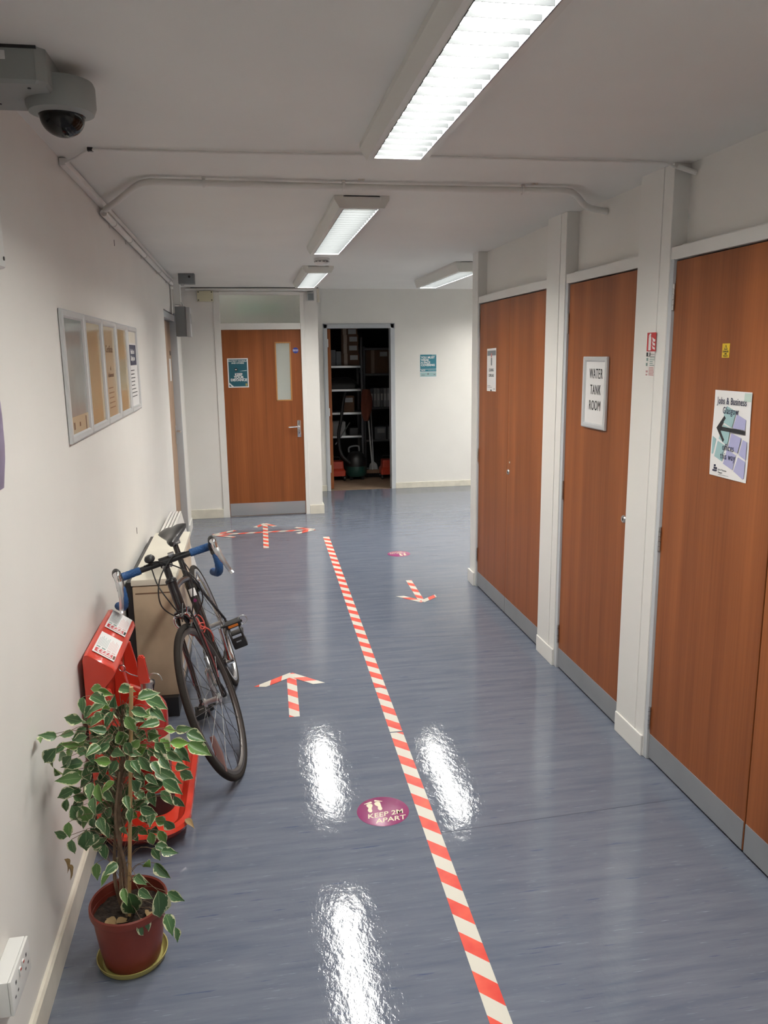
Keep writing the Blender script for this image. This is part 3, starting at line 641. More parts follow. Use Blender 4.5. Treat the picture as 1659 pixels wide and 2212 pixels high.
# cleaning cupboard sheet
o = sheet('cupboard_sheet', .205, .285, RW(5.262, 1.605, 1.62), M_PAPER, 'white A4 cleaning cupboard sheet taped to the far closet leaf', 'poster')
o.rotation_euler.rotate_axis('Z', math.radians(1.2)); patch('heading_band', [(-.092, .098, .095, .128)], o, M_GREY, z=.0012)
text('lettering', 'CLEANING\nCUPBOARD', .028, 0, -.02, o, M_GREY, .0003, sx=.8, z=.0014, sp=1.3); patch('tape_spot', [(-.012, .014, .03, .08)], o, M_GREY, z=.0013); patch('tape_spot', [(-.012, .012, .082, .11)], o, mat('pink_spot', (.5, .2, .2), .5), z=.0015); patch('tape_spot', [(-.02, .01, -.142, -.132)], o, M_DARK, z=.0013); patch('print', lines(-.09, .02, -.105, .01, 2, .003)+[(.05, .08, -.13, -.124)], o, M_GREY, z=.0013)
# water tank room frame
r = snap_frame(RW(3.586, 1.527, 1.62), .262, .337, M_PAPER, 'white framed WATER TANK ROOM sign on the single closet door', fw=.024, cat='sign')
text('lettering', 'WATER', .066, .006, .087, r, M_BLACK, 0, sx=.60, z=.0072, cs=1.14); text('lettering', 'TANK', .066, .006, .012, r, M_BLACK, 0, sx=.60, z=.0072, cs=1.14); text('lettering', 'ROOM', .066, .004, -.062, r, M_BLACK, 0, sx=.60, z=.0072, cs=1.14)
# fire extinguisher sign on post
r = empty('extinguisher_sign', 'red fire extinguisher sign with faded instruction label below it, on the white post', 'sign', mtx=RW(3.038, 1.753, XR-.0045))
k = obj('red_panel', bx(-.036, .036, -.036, .038, 0, .001), mat('sign_red', (.50, .03, .035), .4), r)
patch('pictogram', [[(-.022, -.032), (-.002, -.032), (-.002, .018), (-.008, .026), (-.016, .026), (-.022, .018)], [(-.018, .026), (-.006, .026), (-.003, .033), (-.012, .035), (-.024, .024), (-.023, .022)]]+[[(.006, -.012+i*.016), (.014, -.026+i*.014), (.031, -.03+i*.016), (.032, -.022+i*.016), (.018, -.018+i*.016)] for i in range(3)], r, M_PAPER, z=.0015)
patch('instruction_block', [(-.036, -.022, -.056, -.04), (-.010, -.004, -.056, -.04), (-.036, .032, -.056, -.0545), (-.004, .032, -.048, -.0465)], r, M_BLACK, z=.001)
patch('instruction_green', [(-.034, -.02, -.074, -.062), (-.036, -.024, -.094, -.082)]+lines(-.006, .034, -.06, .0075, 5, .003, 2), r, mat('faded_green', (.20, .30, .27), .5), z=.0009)
patch('instruction_pink', lines(-.01, .032, -.098, .006, 6, .0035, 5)+[(-.034, -.018, -.12, -.112), (-.034, -.02, -.132, -.126)], r, mat('faded_pink', (.52, .30, .29), .5), z=.0009)
# yellow electrical sticker
o = sheet('danger_sticker', .043, .048, RW(2.551, 1.717, 1.62), M_YEL, 'small yellow danger sticker near the top of the near closet leaf', 'sticker')
patch('warning_triangle', [[(-.010, .003), (.010, .003), (0, .020)]], o, M_BLACK, z=.0011); patch('warning_triangle_inner', [[(-.006, .0055), (.006, .0055), (0, .0155)]], o, M_YEL, z=.0013)
text('lettering', 'DANGER\n240\nVOLTS', .0085, 0, -.011, o, M_BLACK, .0002, z=.0011, sp=.9)
# arrow poster
o = sheet('arrow_poster', .216, .300, RW(2.488, 1.432, 1.62), M_PAPER, 'white Jobs & Business Glasgow poster with black left arrow on teal and lavender tiles', 'poster', wave=.003)
def pq(Q): return [[(-.108+.216*u, .150-.300*v) for u, v in q][::-1] for q in Q]
patch('teal_tiles', pq([[(0.372, 0.173), (0.632, 0.225), (0.544, 0.411), (0.317, 0.363), (0.306, 0.244)], [(0.309, 0.388), (0.505, 0.419), (0.462, 0.599), (0.411, 0.614), (0.209, 0.557)], [(0.036, 0.539), (0.143, 0.568), (0.083, 0.739), (0.052, 0.754), (0.036, 0.743)], [(0.187, 0.586), (0.385, 0.622), (0.351, 0.816), (0.117, 0.772)]]), o, M_TEALP, z=.0044)
patch('lavender_tiles', pq([[(0.658, 0.253), (0.899, 0.306), (0.884, 0.42), (0.572, 0.415)], [(0.544, 0.475), (0.809, 0.511), (0.739, 0.688), (0.484, 0.638)], [(0.854, 0.528), (0.959, 0.544), (0.956, 0.745), (0.777, 0.702)], [(0.462, 0.664), (0.704, 0.714), (0.64, 0.888), (0.376, 0.838)], [(0.762, 0.73), (0.954, 0.765), (0.949, 0.955), (0.909, 0.962), (0.669, 0.897)]]), o, M_LAV, z=.0044)
patch('black_arrow', pq([[(0.129, 0.435), (0.328, 0.285), (0.367, 0.313), (0.24, 0.413), (0.899, 0.428), (0.902, 0.471), (0.243, 0.461), (0.366, 0.564), (0.331, 0.591)]]), o, M_BLACK, z=.0049)
patch('green_tab', pq([[(0.821, 0.012), (0.985, 0.012), (0.99, 0.105), (0.814, 0.103)]]), o, mat('faint_green', (.45, .56, .50), .4), z=.0046)
patch('logo_blocks', pq([[(0.124, 0.869), (0.177, 0.864), (0.182, 0.888), (0.128, 0.893)], [(0.122, 0.897), (0.168, 0.896), (0.170, 0.919), (0.127, 0.921)], [(0.175, 0.897), (0.218, 0.896), (0.222, 0.917), (0.177, 0.921)], [(0.095, 0.928), (0.13, 0.926), (0.132, 0.947), (0.096, 0.949)], [(0.137, 0.928), (0.173, 0.926), (0.173, 0.947), (0.138, 0.949)], [(0.18, 0.926), (0.217, 0.924), (0.214, 0.945), (0.18, 0.947)]]), o, M_NAVY, z=.0046)
U = lambda u: -.108+.216*u
V = lambda v: .150-.300*v
text('lettering', 'Jobs & Business', .0335, U(.498), V(.120), o, M_NAVY, .0002, sx=.72, z=.0052, cs=1.1); text('lettering', 'Glasgow', .0335, U(.484), V(.228), o, M_NAVY, .0002, sx=.72, z=.0052, cs=1.1)
text('lettering', 'offices', .0325, U(.486), V(.647), o, M_NAVY, .0001, sx=.72, z=.0052, cs=1.12); text('lettering', 'this way', .0325, U(.49), V(.750), o, M_NAVY, .0001, sx=.72, z=.0052, cs=1.12)
text('lettering', 'Jobs & Business\nGlasgow', .0095, U(.25), V(.932), o, M_GREY, 0, sx=.85, z=.0048, align='LEFT'); patch('print', pq([[(.262, .972), (.549, .970), (.549, .974), (.262, .976)]]), o, M_GREY, z=.0046)

# ================================================================== FLOOR MARKINGS
def strip(parent, x0, y0, x1, y1, w=.052, z=.0006, cut0=0.0, cut1=0.0, name='tape_strip', t=.0004):
    """tape strip between two floor points, in the parent's (world-aligned) frame; its own origin at the start keeps the stripes running along it"""
    L = math.hypot(x1-x0, y1-y0); b = bm_new(); h = w/2
    prism(b, [(cut0, -h, 0), (L-cut1, -h, 0), (L+cut1, h, 0), (-cut0, h, 0)], None, (0, 0, t))
    o = obj(name, b, M_STRIPE, parent, smooth=False)
    a = math.atan2(y1-y0, x1-x0); o.location = (x0, y0, z); o.rotation_euler = (0, 0, a); return o
r = empty('tape_line', 'long red and white hazard tape line dividing the corridor floor', 'floor marking', (0, 0, 0))
tx = lambda y: .5525+.0153*(y-.2)
for y0, y1 in ((3.352, .9), (3.863, 3.362), (7.44, 3.868)): strip(r, tx(y0), y0, tx(y1), y1, .059)
r = empty('floor_arrow', 'hazard tape arrow pointing away up the corridor, left of the tape line', 'floor marking', group='tape arrows on the floor')
strip(r, .145, 3.605, .156, 4.10, .051); strip(r, .165, 4.135, -.015, 3.995, .05, .0011, 0, -.02); strip(r, .145, 4.135, .296, 3.978, .05, .0016, 0, .02)
r = empty('floor_arrow', 'hazard tape arrow pointing back to the viewer, right of the tape line', 'floor marking', group='tape arrows on the floor')
strip(r, 1.148, 5.81, 1.136, 5.30, .045); strip(r, 1.142, 5.255, 1.005, 5.42, .045, .0011, 0, .02); strip(r, 1.135, 5.26, 1.262, 5.375, .045, .0016, 0, .02)
r = empty('floor_arrow', 'three-headed hazard tape arrow at the junction before the end door', 'floor marking', group='tape arrows on the floor')
strip(r, .085, 7.10, .098, 8.16, .05); strip(r, .10, 8.19, -.005, 8.02, .05, .0011); strip(r, .09, 8.19, .195, 8.02, .05, .0016)
strip(r, -.40, 7.755, .56, 7.785, .05, .0020); strip(r, -.415, 7.76, -.205, 7.91, .05, .0025); strip(r, -.415, 7.75, -.205, 7.61, .05, .0025); strip(r, .575, 7.79, .395, 7.915, .05, .0025); strip(r, .575, 7.78, .40, 7.645, .05, .0025)
def floor_disc(x, y, ang, label):
    b = bm_new(); lathe(b, [(0, .0006), (.099, .0006), (.100, 0)], seg=56); o = obj('distance_disc', b, M_MAG); o.matrix_world = FL(x, y, ang, .0004); tag(o, label, 'floor sticker', 'round distance stickers')
    text('lettering', 'KEEP 2M', .040, .004, -.022, o, M_CREAMP, .0004, sx=.95, z=.0008, rot=.10, shear=.25); text('lettering', 'APART', .040, .018, -.060, o, M_CREAMP, .0004, sx=.95, z=.0008, rot=.08, shear=.25)
    P = []
    def foot(cx, cy, s):
        n = 18
        P.append([(cx+s*.004+(.0115+.004*math.sin(a*1-.3))*math.cos(a), cy+.014+.016*math.sin(a)) for a in [2*PI*i/n for i in range(n)]])
        P.append([(cx+.0085*math.cos(a), cy-.016+.014*math.sin(a)) for a in [2*PI*i/n for i in range(n)]])
        P.append([(cx-.006, cy-.012), (cx+.007, cy-.012), (cx+.009+s*.002, cy+.012), (cx-.005+s*.002, cy+.012)])
        for i in range(5):
            tr = .0048-.0006*i; tx_, ty_ = cx+s*(.010-.006*i)-0, cy+.038-.0018*i
            P.append([(tx_+tr*math.cos(a), ty_+tr*1.2*math.sin(a)) for a in [2*PI*k/10 for k in range(10)]])
    foot(-.048, .028, 1); foot(-.008, .036, -1)
    patch('footprints', P, o, M_CREAMP, z=.0010)
    return o
floor_disc(.433, 2.728, .0, 'magenta KEEP 2M APART disc on the floor near the viewer'); floor_disc(1.226, 6.64, PI, 'magenta distance disc on the floor far off near the closets, read from the other side')
# ================================================================== HEATERS
r = empty('storage_heater', 'mottled cream heater cabinet behind the bicycle', 'heater', (-.49, 3.75, 0))
b = bm_new(); box(b, -.098, .098, 0, 1.02, .10, .655, .006); obj('casing', b, M_BOX, r)
obj('top_panel', bx(-.102, .102, -.006, 1.03, .66, .69, .005), M_BOXT, r)
obj('recess_line', bx(-.085, .092, -.0015, .0005, .618, .624), M_CARD, r, smooth=False)
obj('plinth', bx(-.075, .085, -.03, .85, 0, .10, .004), M_DARK, r)
b = bm_new(); box(b, -.125, -.100, .01, 1.0, .0, .675); obj('gap_shade_strip', b, M_DARK, r, smooth=False)  # darkness of the gap behind the cabinet, put in as black strip
obj('air_grille', bx(.1, .101, .06, .96, .16, .20), M_TRIMG, r)
r = empty('wall_radiator', 'white finned convector radiator beyond the cream heater cabinet', 'heater', (-.62, 4.84, 0))
b = bm_new(); prism(b, [(.0, 0, .08), (.0, 0, .585), (.085, 0, .585), (.19, 0, .08)], None, (0, 1.08, 0)); obj('casing', b, M_TRIM, r)
for i in range(4): obj('top_rib', bx(.002+i*.022, .018+i*.022, 0, 1.08, .585, .602, .007, seg=3), M_TRIM, r)
b = bm_new(); 
for i in range(3):
    for k in range(7): box(b, .0185+i*.022, .0235+i*.022, .03+k*.15, .12+k*.15, .5855, .588)
obj('air_slots', b, M_DARK, r)
for y in (.1, .98): obj('foot', bx(.02, .12, y-.03, y+.03, 0, .085, .004), M_TRIM, r)

# ================================================================== FIRE EXTINGUISHER STAND
r = empty('extinguisher_stand', 'red moulded fire extinguisher stand against the left wall, two labels on its sloping top', 'stand', (-.44, 2.93, 0))
ox, oy = -.44, 2.93
b = bm_new(); L = lambda q, z: [(x-ox, y-oy, z) for x, y, z in q]
prof = [(-.590, -.315, 2.675, 3.215, .09, 0), (-.592, -.290, 2.62, 3.25, .11, .045), (-.592, -.276, 2.585, 3.275, .12, .078), (-.592, -.280, 2.59, 3.27, .12, .090), (-.588, -.300, 2.61, 3.25, .11, .092), (-.584, -.310, 2.62, 3.24, .105, .078), (-.580, -.322, 2.63, 3.23, .10, .074), (-.576, -.330, 2.64, 3.22, .095, .055)]
loft(b, [L(rrect(x0, x1, y0, y1, rr, z, 8), 0) if False else [(p[0]-ox, p[1]-oy, p[2]) for p in rrect(x0, x1, y0, y1, rr, z, 8)] for x0, x1, y0, y1, rr, z in prof])
obj('tray', b, M_RED, r, ang=50)
# back column: profile in X-Z swept along Y with softened ends
secs = []
def colprof(k):
    return [(-.598, .055), (-.600, .40), (-.600, .715), (-.594, .732), (-.582, .734), (-.500, .678), (-.494, .664), (-.500, .650), (-.530, .615), (-.548, .56), (-.556, .40), (-.548, .20), (-.535, .06)]
ys = [2.672, 2.680, 2.70, 2.93, 3.15, 3.168, 3.176]; ins = [.006, .001, 0, 0, 0, .001, .006]
for y, i_ in zip(ys, ins):
    cx, cz = -.56, .42
    secs.append([((cx+(x-cx)*(1-i_*6))-ox, y-oy, (cz+(z-cz)*(1-i_))) for x, z in colprof(0)])
b = bm_new(); loft(b, secs); obj('back_panel', b, M_RED, r, ang=45)
# moulded fins carrying the wells
for y, t in ((2.682, .016), (2.925, .03), (3.156, .016)):
    b = bm_new(); prism(b, [(-.555-ox, y-oy, .06), (-.548-ox, y-oy, .60), (-.520-ox, y-oy, .60), (-.500-ox, y-oy, .50), (-.485-ox, y-oy, .34), (-.470-ox, y-oy, .20), (-.43-ox, y-oy, .09), (-.43-ox, y-oy, .06)], None, (0, t, 0))
    bmesh.ops.bevel(b, geom=b.edges[:], offset=.004, segments=2, affect='EDGES'); obj('divider_fin', b, M_RED, r, ang=40)
# two labels on the slope
sl = Vector((.082, 0, -.056)).normalized()
M_TK = mat('label_grey_print', (.38, .42, .41), .5)
M_TP = mat('label_pink_print', (.62, .42, .41), .5)
for i, yc in enumerate((2.815, 3.065)):
    o = Vector((-.541-ox, yc-oy, .7065)); n = Vector((.056, 0, .082)).normalized(); o = o+n*.0022
    lb = obj('label_plate', bx(-.098, .098, -.042, .042, 0, .0012), M_PAPER, r, label='white label with a red pictogram panel on the sloping top, %s one' % ('near' if i == 0 else 'far'))
    lb.matrix_local = frame_m(o, (0, 1, 0), -sl)
    patch('red_pictogram_panel', [(-.088, -.055, -.030, .036)], lb, bpy.data.materials['sign_red'], z=.0016)
    patch('pictogram', [[(-.084, -.027), (-.076, -.027), (-.076, .008), (-.080, .018), (-.084, .008)], [(-.084, .016), (-.074, .022), (-.077, .029), (-.086, .022)]]+[[(-.072, -.02+j*.014), (-.058, -.026+j*.014), (-.058, -.019+j*.014), (-.070, -.013+j*.014)] for j in range(4)], lb, M_PAPER, z=.0019)
    patch('type_box', [(-.088, -.055, -.040, -.032)] if 0 else [(-.087, -.056, -.0405, -.0325)], lb, M_DARK if i else M_CARD, z=.0016)
    patch('class_boxes', [(-.046, -.036, .022, .036), (-.046, -.036, .002, .016), (-.046, -.036, -.018, -.004), (-.046, -.036, -.038, -.024)][:2], lb, bpy.data.materials['faded_green'], z=.0016)
    patch('class_boxes', [(-.046, -.036, -.018, -.004), (-.046, -.036, -.036, -.022)], lb, M_TP, z=.0016)
    patch('print', [(-.028, -.028+.10*(.7+.3*((j*7) % 5)/5), .036-j*.0048-.002, .036-j*.0048) for j in range(8)], lb, M_TK, z=.0016)
    patch('print', [(-.028, -.028+.10*(.7+.3*((j*5) % 7)/7), -.004-j*.0048-.002, -.004-j*.0048) for j in range(7)], lb, M_TP, z=.0016)
# the extinguisher
r = empty('fire_extinguisher', 'dark red fire extinguisher standing in the near well of the red stand', 'extinguisher', (-.415, 2.83, .0555))
b = bm_new(); lathe(b, [(0, .06), (.064, .06), (.065, .07), (.065, .385), (.061, .41), (.048, .432), (.026, .446), (.018, .452), (.018, .468), (0, .468)], seg=40); obj('cylinder', b, M_EXT, r)
b = bm_new(); lathe(b, [(0, 0), (.068, 0), (.069, .006), (.069, .085), (.065, .09), (0, .09)], seg=40); obj('base_skirt', b, M_DARK, r)
b = bm_new(); lathe(b, [(.0655, .16), (.0659, .161), (.0659, .30), (.0655, .301)], seg=40); obj('label_band', b, M_EXT, r)
b = bm_new()
v = [];
for j in range(2):
    for i in range(9): a = -.9+1.5*i/8; v.append(b.verts.new((.0664*math.cos(a), .0664*math.sin(a), .20+j*.10)))
for i in range(8): b.faces.new((v[i], v[i+1], v[i+10], v[i+9]))
obj('instruction_label', b, M_CREAMP, r)
b = bm_new(); tube(b, [(0, 0, .465), (0, 0, .50)], .017, 16); tube(b, [(0, 0, .485), (.01, .025, .487)], .010, 10); obj('valve', b, M_STEEL, r)
b = bm_new(); prism(b, [(-.028, -.011, .495), (.010, -.011, .495), (.004, -.011, .54), (-.004, -.011, .598), (-.016, -.011, .606), (-.028, -.011, .60), (-.032, -.011, .54)], None, (0, .022, 0)); bmesh.ops.bevel(b, geom=b.edges[:], offset=.004, segments=2, affect='EDGES'); obj('carry_handle', b, M_RED, r)
b = bm_new(); prism(b, [(-.025, -.009, .478), (-.06, -.009, .495), (-.095, -.009, .485), (-.095, -.009, .477), (-.06, -.009, .485), (-.025, -.009, .468)], None, (0, .018, 0)); obj('squeeze_lever', b, M_RED, r)
b = bm_new(); torus(b, (-.085, 0, .56), (.3, 1, 0), .012, .0018, 20, 6); tube(b, smooth_path([(-.078, 0, .55), (-.05, .002, .53), (.01, .0, .512)], 4), .0018, 6); tube(b, smooth_path([(.0, 0, .51), (.02, -.01, .535), (.045, -.015, .53), (.055, -.02, .51)], 4), .002, 6); obj('safety_pin', b, M_STEEL, r)
b = bm_new(); tube(b, smooth_path([(.01, .02, .487), (.01, .06, .475), (.0, .078, .43), (-.02, .077, .30), (-.03, .074, .14)], 5), .009, 10); tube(b, [(-.03, .074, .15), (-.03, .074, .07)], [.011, .014], 10); obj('hose', b, M_DARK, r)

# ================================================================== BICYCLE (leaning against the heater and stand)
LEAN = .312; YAW = .035
fwd = Vector((math.sin(YAW), -math.cos(YAW), 0)); lat = Vector((math.cos(YAW), math.sin(YAW), 0)); Z = Vector((0, 0, 1))
upv = Z*math.cos(LEAN)-lat*math.sin(LEAN); la = lat*math.cos(LEAN)+Z*math.sin(LEAN)
BM = Matrix.Identity(4)
for i in range(3): BM[i][0] = fwd[i]; BM[i][1] = la[i]; BM[i][2] = upv[i]
BM[0][3], BM[1][3], BM[2][3] = -.134, 4.11, .0012
bike = empty('bicycle', 'black road bicycle with blue drop bar tape leaning towards the left wall', 'bicycle', mtx=BM)
RH = Vector((0, 0, .3375)); FH = Vector((.955, 0, .3375)); BB = Vector((.41, 0, .2675)); AX = Vector((.81, 0, .70)); DX = Vector((-.292, 0, .956)).normalized()
FM = Matrix.Translation(AX) @ Matrix.Rotation(-.143, 4, DX) @ Matrix.Translation(-AX)
def bobj(name, b, m, parent=None, front=False, **k):
    if front == 'bar': b.transform(FB)
    elif front: b.transform(FM)
    return obj(name, b, m, parent or bike, **k)
FB = Matrix.Translation(AX) @ Matrix.Rotation(.19, 4, DX) @ Matrix.Translation(-AX)
def wheel(hub, name, front, nsp, flr):
    b = bm_new(); rr = .307
    prof = [(-.0095, .314), (-.0105, .300), (-.006, .293), (0, .290), (.006, .293), (.0105, .300), (.0095, .314), (.0, .309)]
    seg = 72; rings = []
    for i in range(seg):
        a = 2*PI*i/seg; rings.append([b.verts.new((hub.x+p[1]*math.cos(a), p[0], hub.z+p[1]*math.sin(a))) for p in prof])
    for i in range(seg):
        A, B = rings[i], rings[(i+1) % seg]
        for k in range(8): b.faces.new((A[k], A[(k+1) % 8], B[(k+1) % 8], B[k]))
    w = bobj(name, b, M_ALU if not front else M_RIM, None, front)
    b = bm_new(); torus(b, hub, (0, 1, 0), .3245, .013, 96, 12); bobj('tyre', b, M_RUB, w, front)
    b = bm_new(); hw = .034 if front else .045
    lathe(b, [(0, -hw-.012), (.006, -hw-.012), (.006, -hw), (.020, -hw+.001), (.020, -hw+.004), (.012, -hw+.010), (.011, 0), (.012, hw-.010), (.020, hw-.004), (.020, hw-.001), (.006, hw), (.006, hw+.012), (0, hw+.012)], hub, (0, 1, 0), 20); bobj('hub', b, M_STEEL, w, front)
    for i in range(nsp):
        s = 1 if i % 2 else -1; a = 2*PI*i/nsp; tw = (1 if (i//2) % 2 else -1)*1.15
        p0 = (hub.x+.018*math.cos(a+tw), s*(hw-.003), hub.z+.018*math.sin(a+tw)); p1 = (hub.x+.292*math.cos(a), s*.003, hub.z+.292*math.sin(a))
        b = bm_new(); tube(b, [p0, p1], .0011, 5); bobj('spoke', b, M_SPK, w, front, smooth=True)
    return w
M_RIM = mat('dull_rim', (.10, .09, .085), .4, metal=.7); M_SPK = mat('spoke_steel', (.10, .10, .10), .35, metal=.8)
rwl = wheel(RH, 'rear_wheel', False, 28, .02); fwl = wheel(FH, 'front_wheel', True, 24, .02)
b = bm_new()
for k, rr in enumerate((.045, .040, .034, .029, .025, .022)):
    n = 18; P = []
    for i in range(n*2): a = PI*i/n; q = rr+(.003 if i % 2 else 0); P.append((RH.x+q*math.cos(a), -.030-k*.004, RH.z+q*math.sin(a)))
    prism(b, P, None, (0, -.0018, 0))
bobj('sprockets', b, mat('dirty_brass', (.10, .07, .04), .5, metal=.7), rwl)
b = bm_new(); c_ = FH+Vector((.22, .004, -.13)); tube(b, [c_+Vector((-.015, 0, .075)), c_, c_+Vector((.028, 0, -.068))], [.010, .016, .009], 8, flat=(.5, 1)); bobj('spoke_reflector', b, mat('pink_reflector', (.20, .115, .105), .3), fwl, True)
# frame
b = bm_new()
tube(b, [BB, (.275, 0, .712)], .0155, 16); tube(b, smooth_path([(.280, 0, .695), (.53, 0, .755), (.782, 0, .795)], 4), .0145, 14); tube(b, smooth_path([BB, (.62, 0, .505), (.815, 0, .712)], 4), .018, 16)
tube(b, [AX-DX*(-.005), AX+DX*.135], .0205, 18)
for s in (-1, 1):
    tube(b, smooth_path([(.275, s*.012, .70), (.20, s*.030, .595), (0, s*.062, .345)], 4), [.009, .007], 10); tube(b, smooth_path([(.395, s*.022, .268), (.25, s*.045, .29), (0, s*.062, .333)], 4), [.011, .008], 10)
    lathe(b, [(0, -.004), (.014, -.004), (.014, .004), (0, .004)], (0, s*.062, .3375), (0, 1, 0), 14)
tube(b, [BB-Vector((0, .036, 0)), BB+Vector((0, .036, 0))], .021, 18); tube(b, [(.281, 0, .69), (.275, 0, .715)], .019, 14)
fr = bobj('frame', b, M_FRAME)
b = bm_new(); d_ = (Vector((.815, 0, .712))-BB); p0 = BB+d_*.22; p1 = BB+d_*.62; tube(b, [p0+Vector((0, 0, -.0)), p1], .0188, 16); bobj('down_tube_decal', b, M_FRED, fr)
sd = (Vector((.275, 0, .712))-BB).normalized(); pv = Vector((sd.z, 0, -sd.x))
b = bm_new(); q = BB+sd*.375; tube(b, [q-sd*.019, q+sd*.019], .0160, 16); bobj('white_sticker', b, M_PAPER, fr)
b = bm_new(); q = BB+sd*.333+pv*.0158; prism(b, [q+Vector((0, 0, .013)), q+Vector((0, .009, 0)), q-Vector((0, 0, .013)), q-Vector((0, .009, 0))], None, pv*.0015); bobj('magenta_diamond', b, M_MAG, fr)
# fork
b = bm_new()
for s in (-1, 1): tube(b, smooth_path([(.812, s*.026, .700), (.838, s*.037, .62), (.885, s*.044, .48), (.925, s*.047, .39), (.955, s*.048, .3375)], 5), [.0125, .0075], 12, flat=(1.1, .8))
box(b, .792, .828, -.034, .034, .688, .708, .006); fk = bobj('fork', b, M_FRAME, None, True)
b = bm_new()
for s in (-1, 1): tube(b, smooth_path([(.848, s*.049, .60), (.892, s*.053, .46), (.92, s*.0535, .41)], 5), .0035, 8)
bobj('fork_stripe', b, M_FRED, fk, True)
b = bm_new(); tube(b, [(.955, -.058, .3375), (.955, .058, .3375)], .006, 10); tube(b, smooth_path([(.955, .06, .3375), (.965, .066, .355), (.975, .066, .40)], 4), .005, 8); bobj('quick_release', b, M_DARK, fk, True)
# headset, stem, bars
b = bm_new(); lathe(b, [(0, -.004), (.024, -.004), (.025, .006), (.021, .010)], AX, DX, 20); bobj('headset_cup', b, M_DARK)
b = bm_new(); lathe(b, [(.021, .128), (.025, .132), (.024, .142), (.016, .150), (0, .150)], AX, DX, 20); bobj('headset_cup', b, M_DARK)
st = AX+DX*.145; b = bm_new(); tube(b, [st-DX*.01, AX+DX*.225], .0145, 16); tube(b, smooth_path([AX+DX*.20, AX+DX*.228+Vector((.03, 0, .005)), (.865, 0, .938)], 4), [.017, .0145], 14); tube(b, [(.865, -.024, .938), (.865, .024, .938)], .021, 16); bobj('stem', b, M_DARK, None, 'bar')
C0 = Vector((.865, 0, .938))
def barpath(s): return [C0+Vector((0, s*.0, 0)), C0+Vector((0, s*.09, 0)), C0+Vector((.004, s*.155, 0)), C0+Vector((.025, s*.182, .004)), C0+Vector((.055, s*.190, .004)), C0+Vector((.088, s*.193, -.020)), C0+Vector((.092, s*.194-.006, -.075)), C0+Vector((.055, s*.196-.016, -.104)), C0+Vector((0, s*.198-.030, -.107))]
b = bm_new()
for s in (-1, 1): tube(b, smooth_path(barpath(s), 5), .0125, 12)
hb = bobj('handlebar', b, M_DARK, None, 'bar')
for s in (-1, 1):
    P = smooth_path(barpath(s), 6); top = P[7:25]; low = P[30:]
    b = bm_new()
    for Q in (top, low): tube(b, Q, [.0158+.0011*((i % 2)) for i in range(len(Q))], 12)
    bobj('bar_tape', b, M_BLUE, hb, 'bar')
    h0 = C0+Vector((.058, s*.191, .010)); b = bm_new()
    tube(b, smooth_path([h0+Vector((-.006, 0, -.03)), h0+Vector((.01, 0, .0)), h0+Vector((.045, 0, .022)), h0+Vector((.072, 0, .035)), h0+Vector((.082, 0, .032))], 4), [.017, .020, .019, .017, .019, .020, .017, .012], 14, flat=(1.15, .85)); bobj('brake_hood', b, M_DARK, hb, 'bar')
    b = bm_new(); tube(b, smooth_path([h0+Vector((.070, 0, .048)), h0+Vector((.094, 0, .035)), h0+Vector((.098, 0, .010))], 4), [.008, .013, .012, .010], 12, flat=(1, 1.1)); bobj('chrome_cap', b, M_CHROME, hb, 'bar')
    b = bm_new(); tube(b, smooth_path([h0+Vector((.094, 0, .020)), h0+Vector((.105, s*.006, -.02)), h0+Vector((.108, s*.016, -.06)), h0+Vector((.098, s*.027, -.095)), h0+Vector((.104, s*.032, -.110))], 5), [.011, .0085, .007, .0065, .0065], 12, flat=(.6, 1.25)); bobj('brake_lever', b, M_ALU, hb, 'bar')
b = bm_new(); q = C0+Vector((.006, -.055, .034)); lathe(b, [(0, -.014), (.014, -.014), (.021, -.006), (.021, .004), (.014, .014), (0, .018)], q, (0, -.1, 1), 20); tube(b, [q, q-Vector((0, 0, .03))], .006, 8); bobj('bell', b, M_DARK, hb, 'bar')
b = bm_new(); q = C0+Vector((.012, .030, .024)); tube(b, [q-Vector((0, .012, 0)), q+Vector((0, .012, 0))], .010, 12); tube(b, [C0+Vector((.02, -.015, -.02)), C0+Vector((.028, -.015, -.012))], .006, 8); tube(b, [C0+Vector((.02, .015, -.02)), C0+Vector((.028, .015, -.012))], .006, 8); bobj('clamp_bracket', b, M_STEEL, hb, 'bar')
# cables
for P in ([(.868, .085, .950), (.90, .03, .955), (.985, -.05, .90), (.985, -.075, .80), (.93, -.02, .715), (.855, .01, .745)],
          [(.868, -.085, .950), (.90, -.02, .952), (1.00, .07, .885), (1.00, .085, .78), (.93, .03, .69), (.865, 0, .70)],
          [(.868, .06, .934), (.93, .075, .87), (.95, .045, .76), (.86, .02, .67), (.76, .012, .62)],
          [(.868, -.06, .934), (.94, -.06, .87), (.955, -.035, .78), (.89, -.015, .71), (.80, -.012, .655)]):
    b = bm_new(); tube(b, smooth_path(P, 8), .0027, 8); bobj('cable', b, M_VINE, None, 'bar')
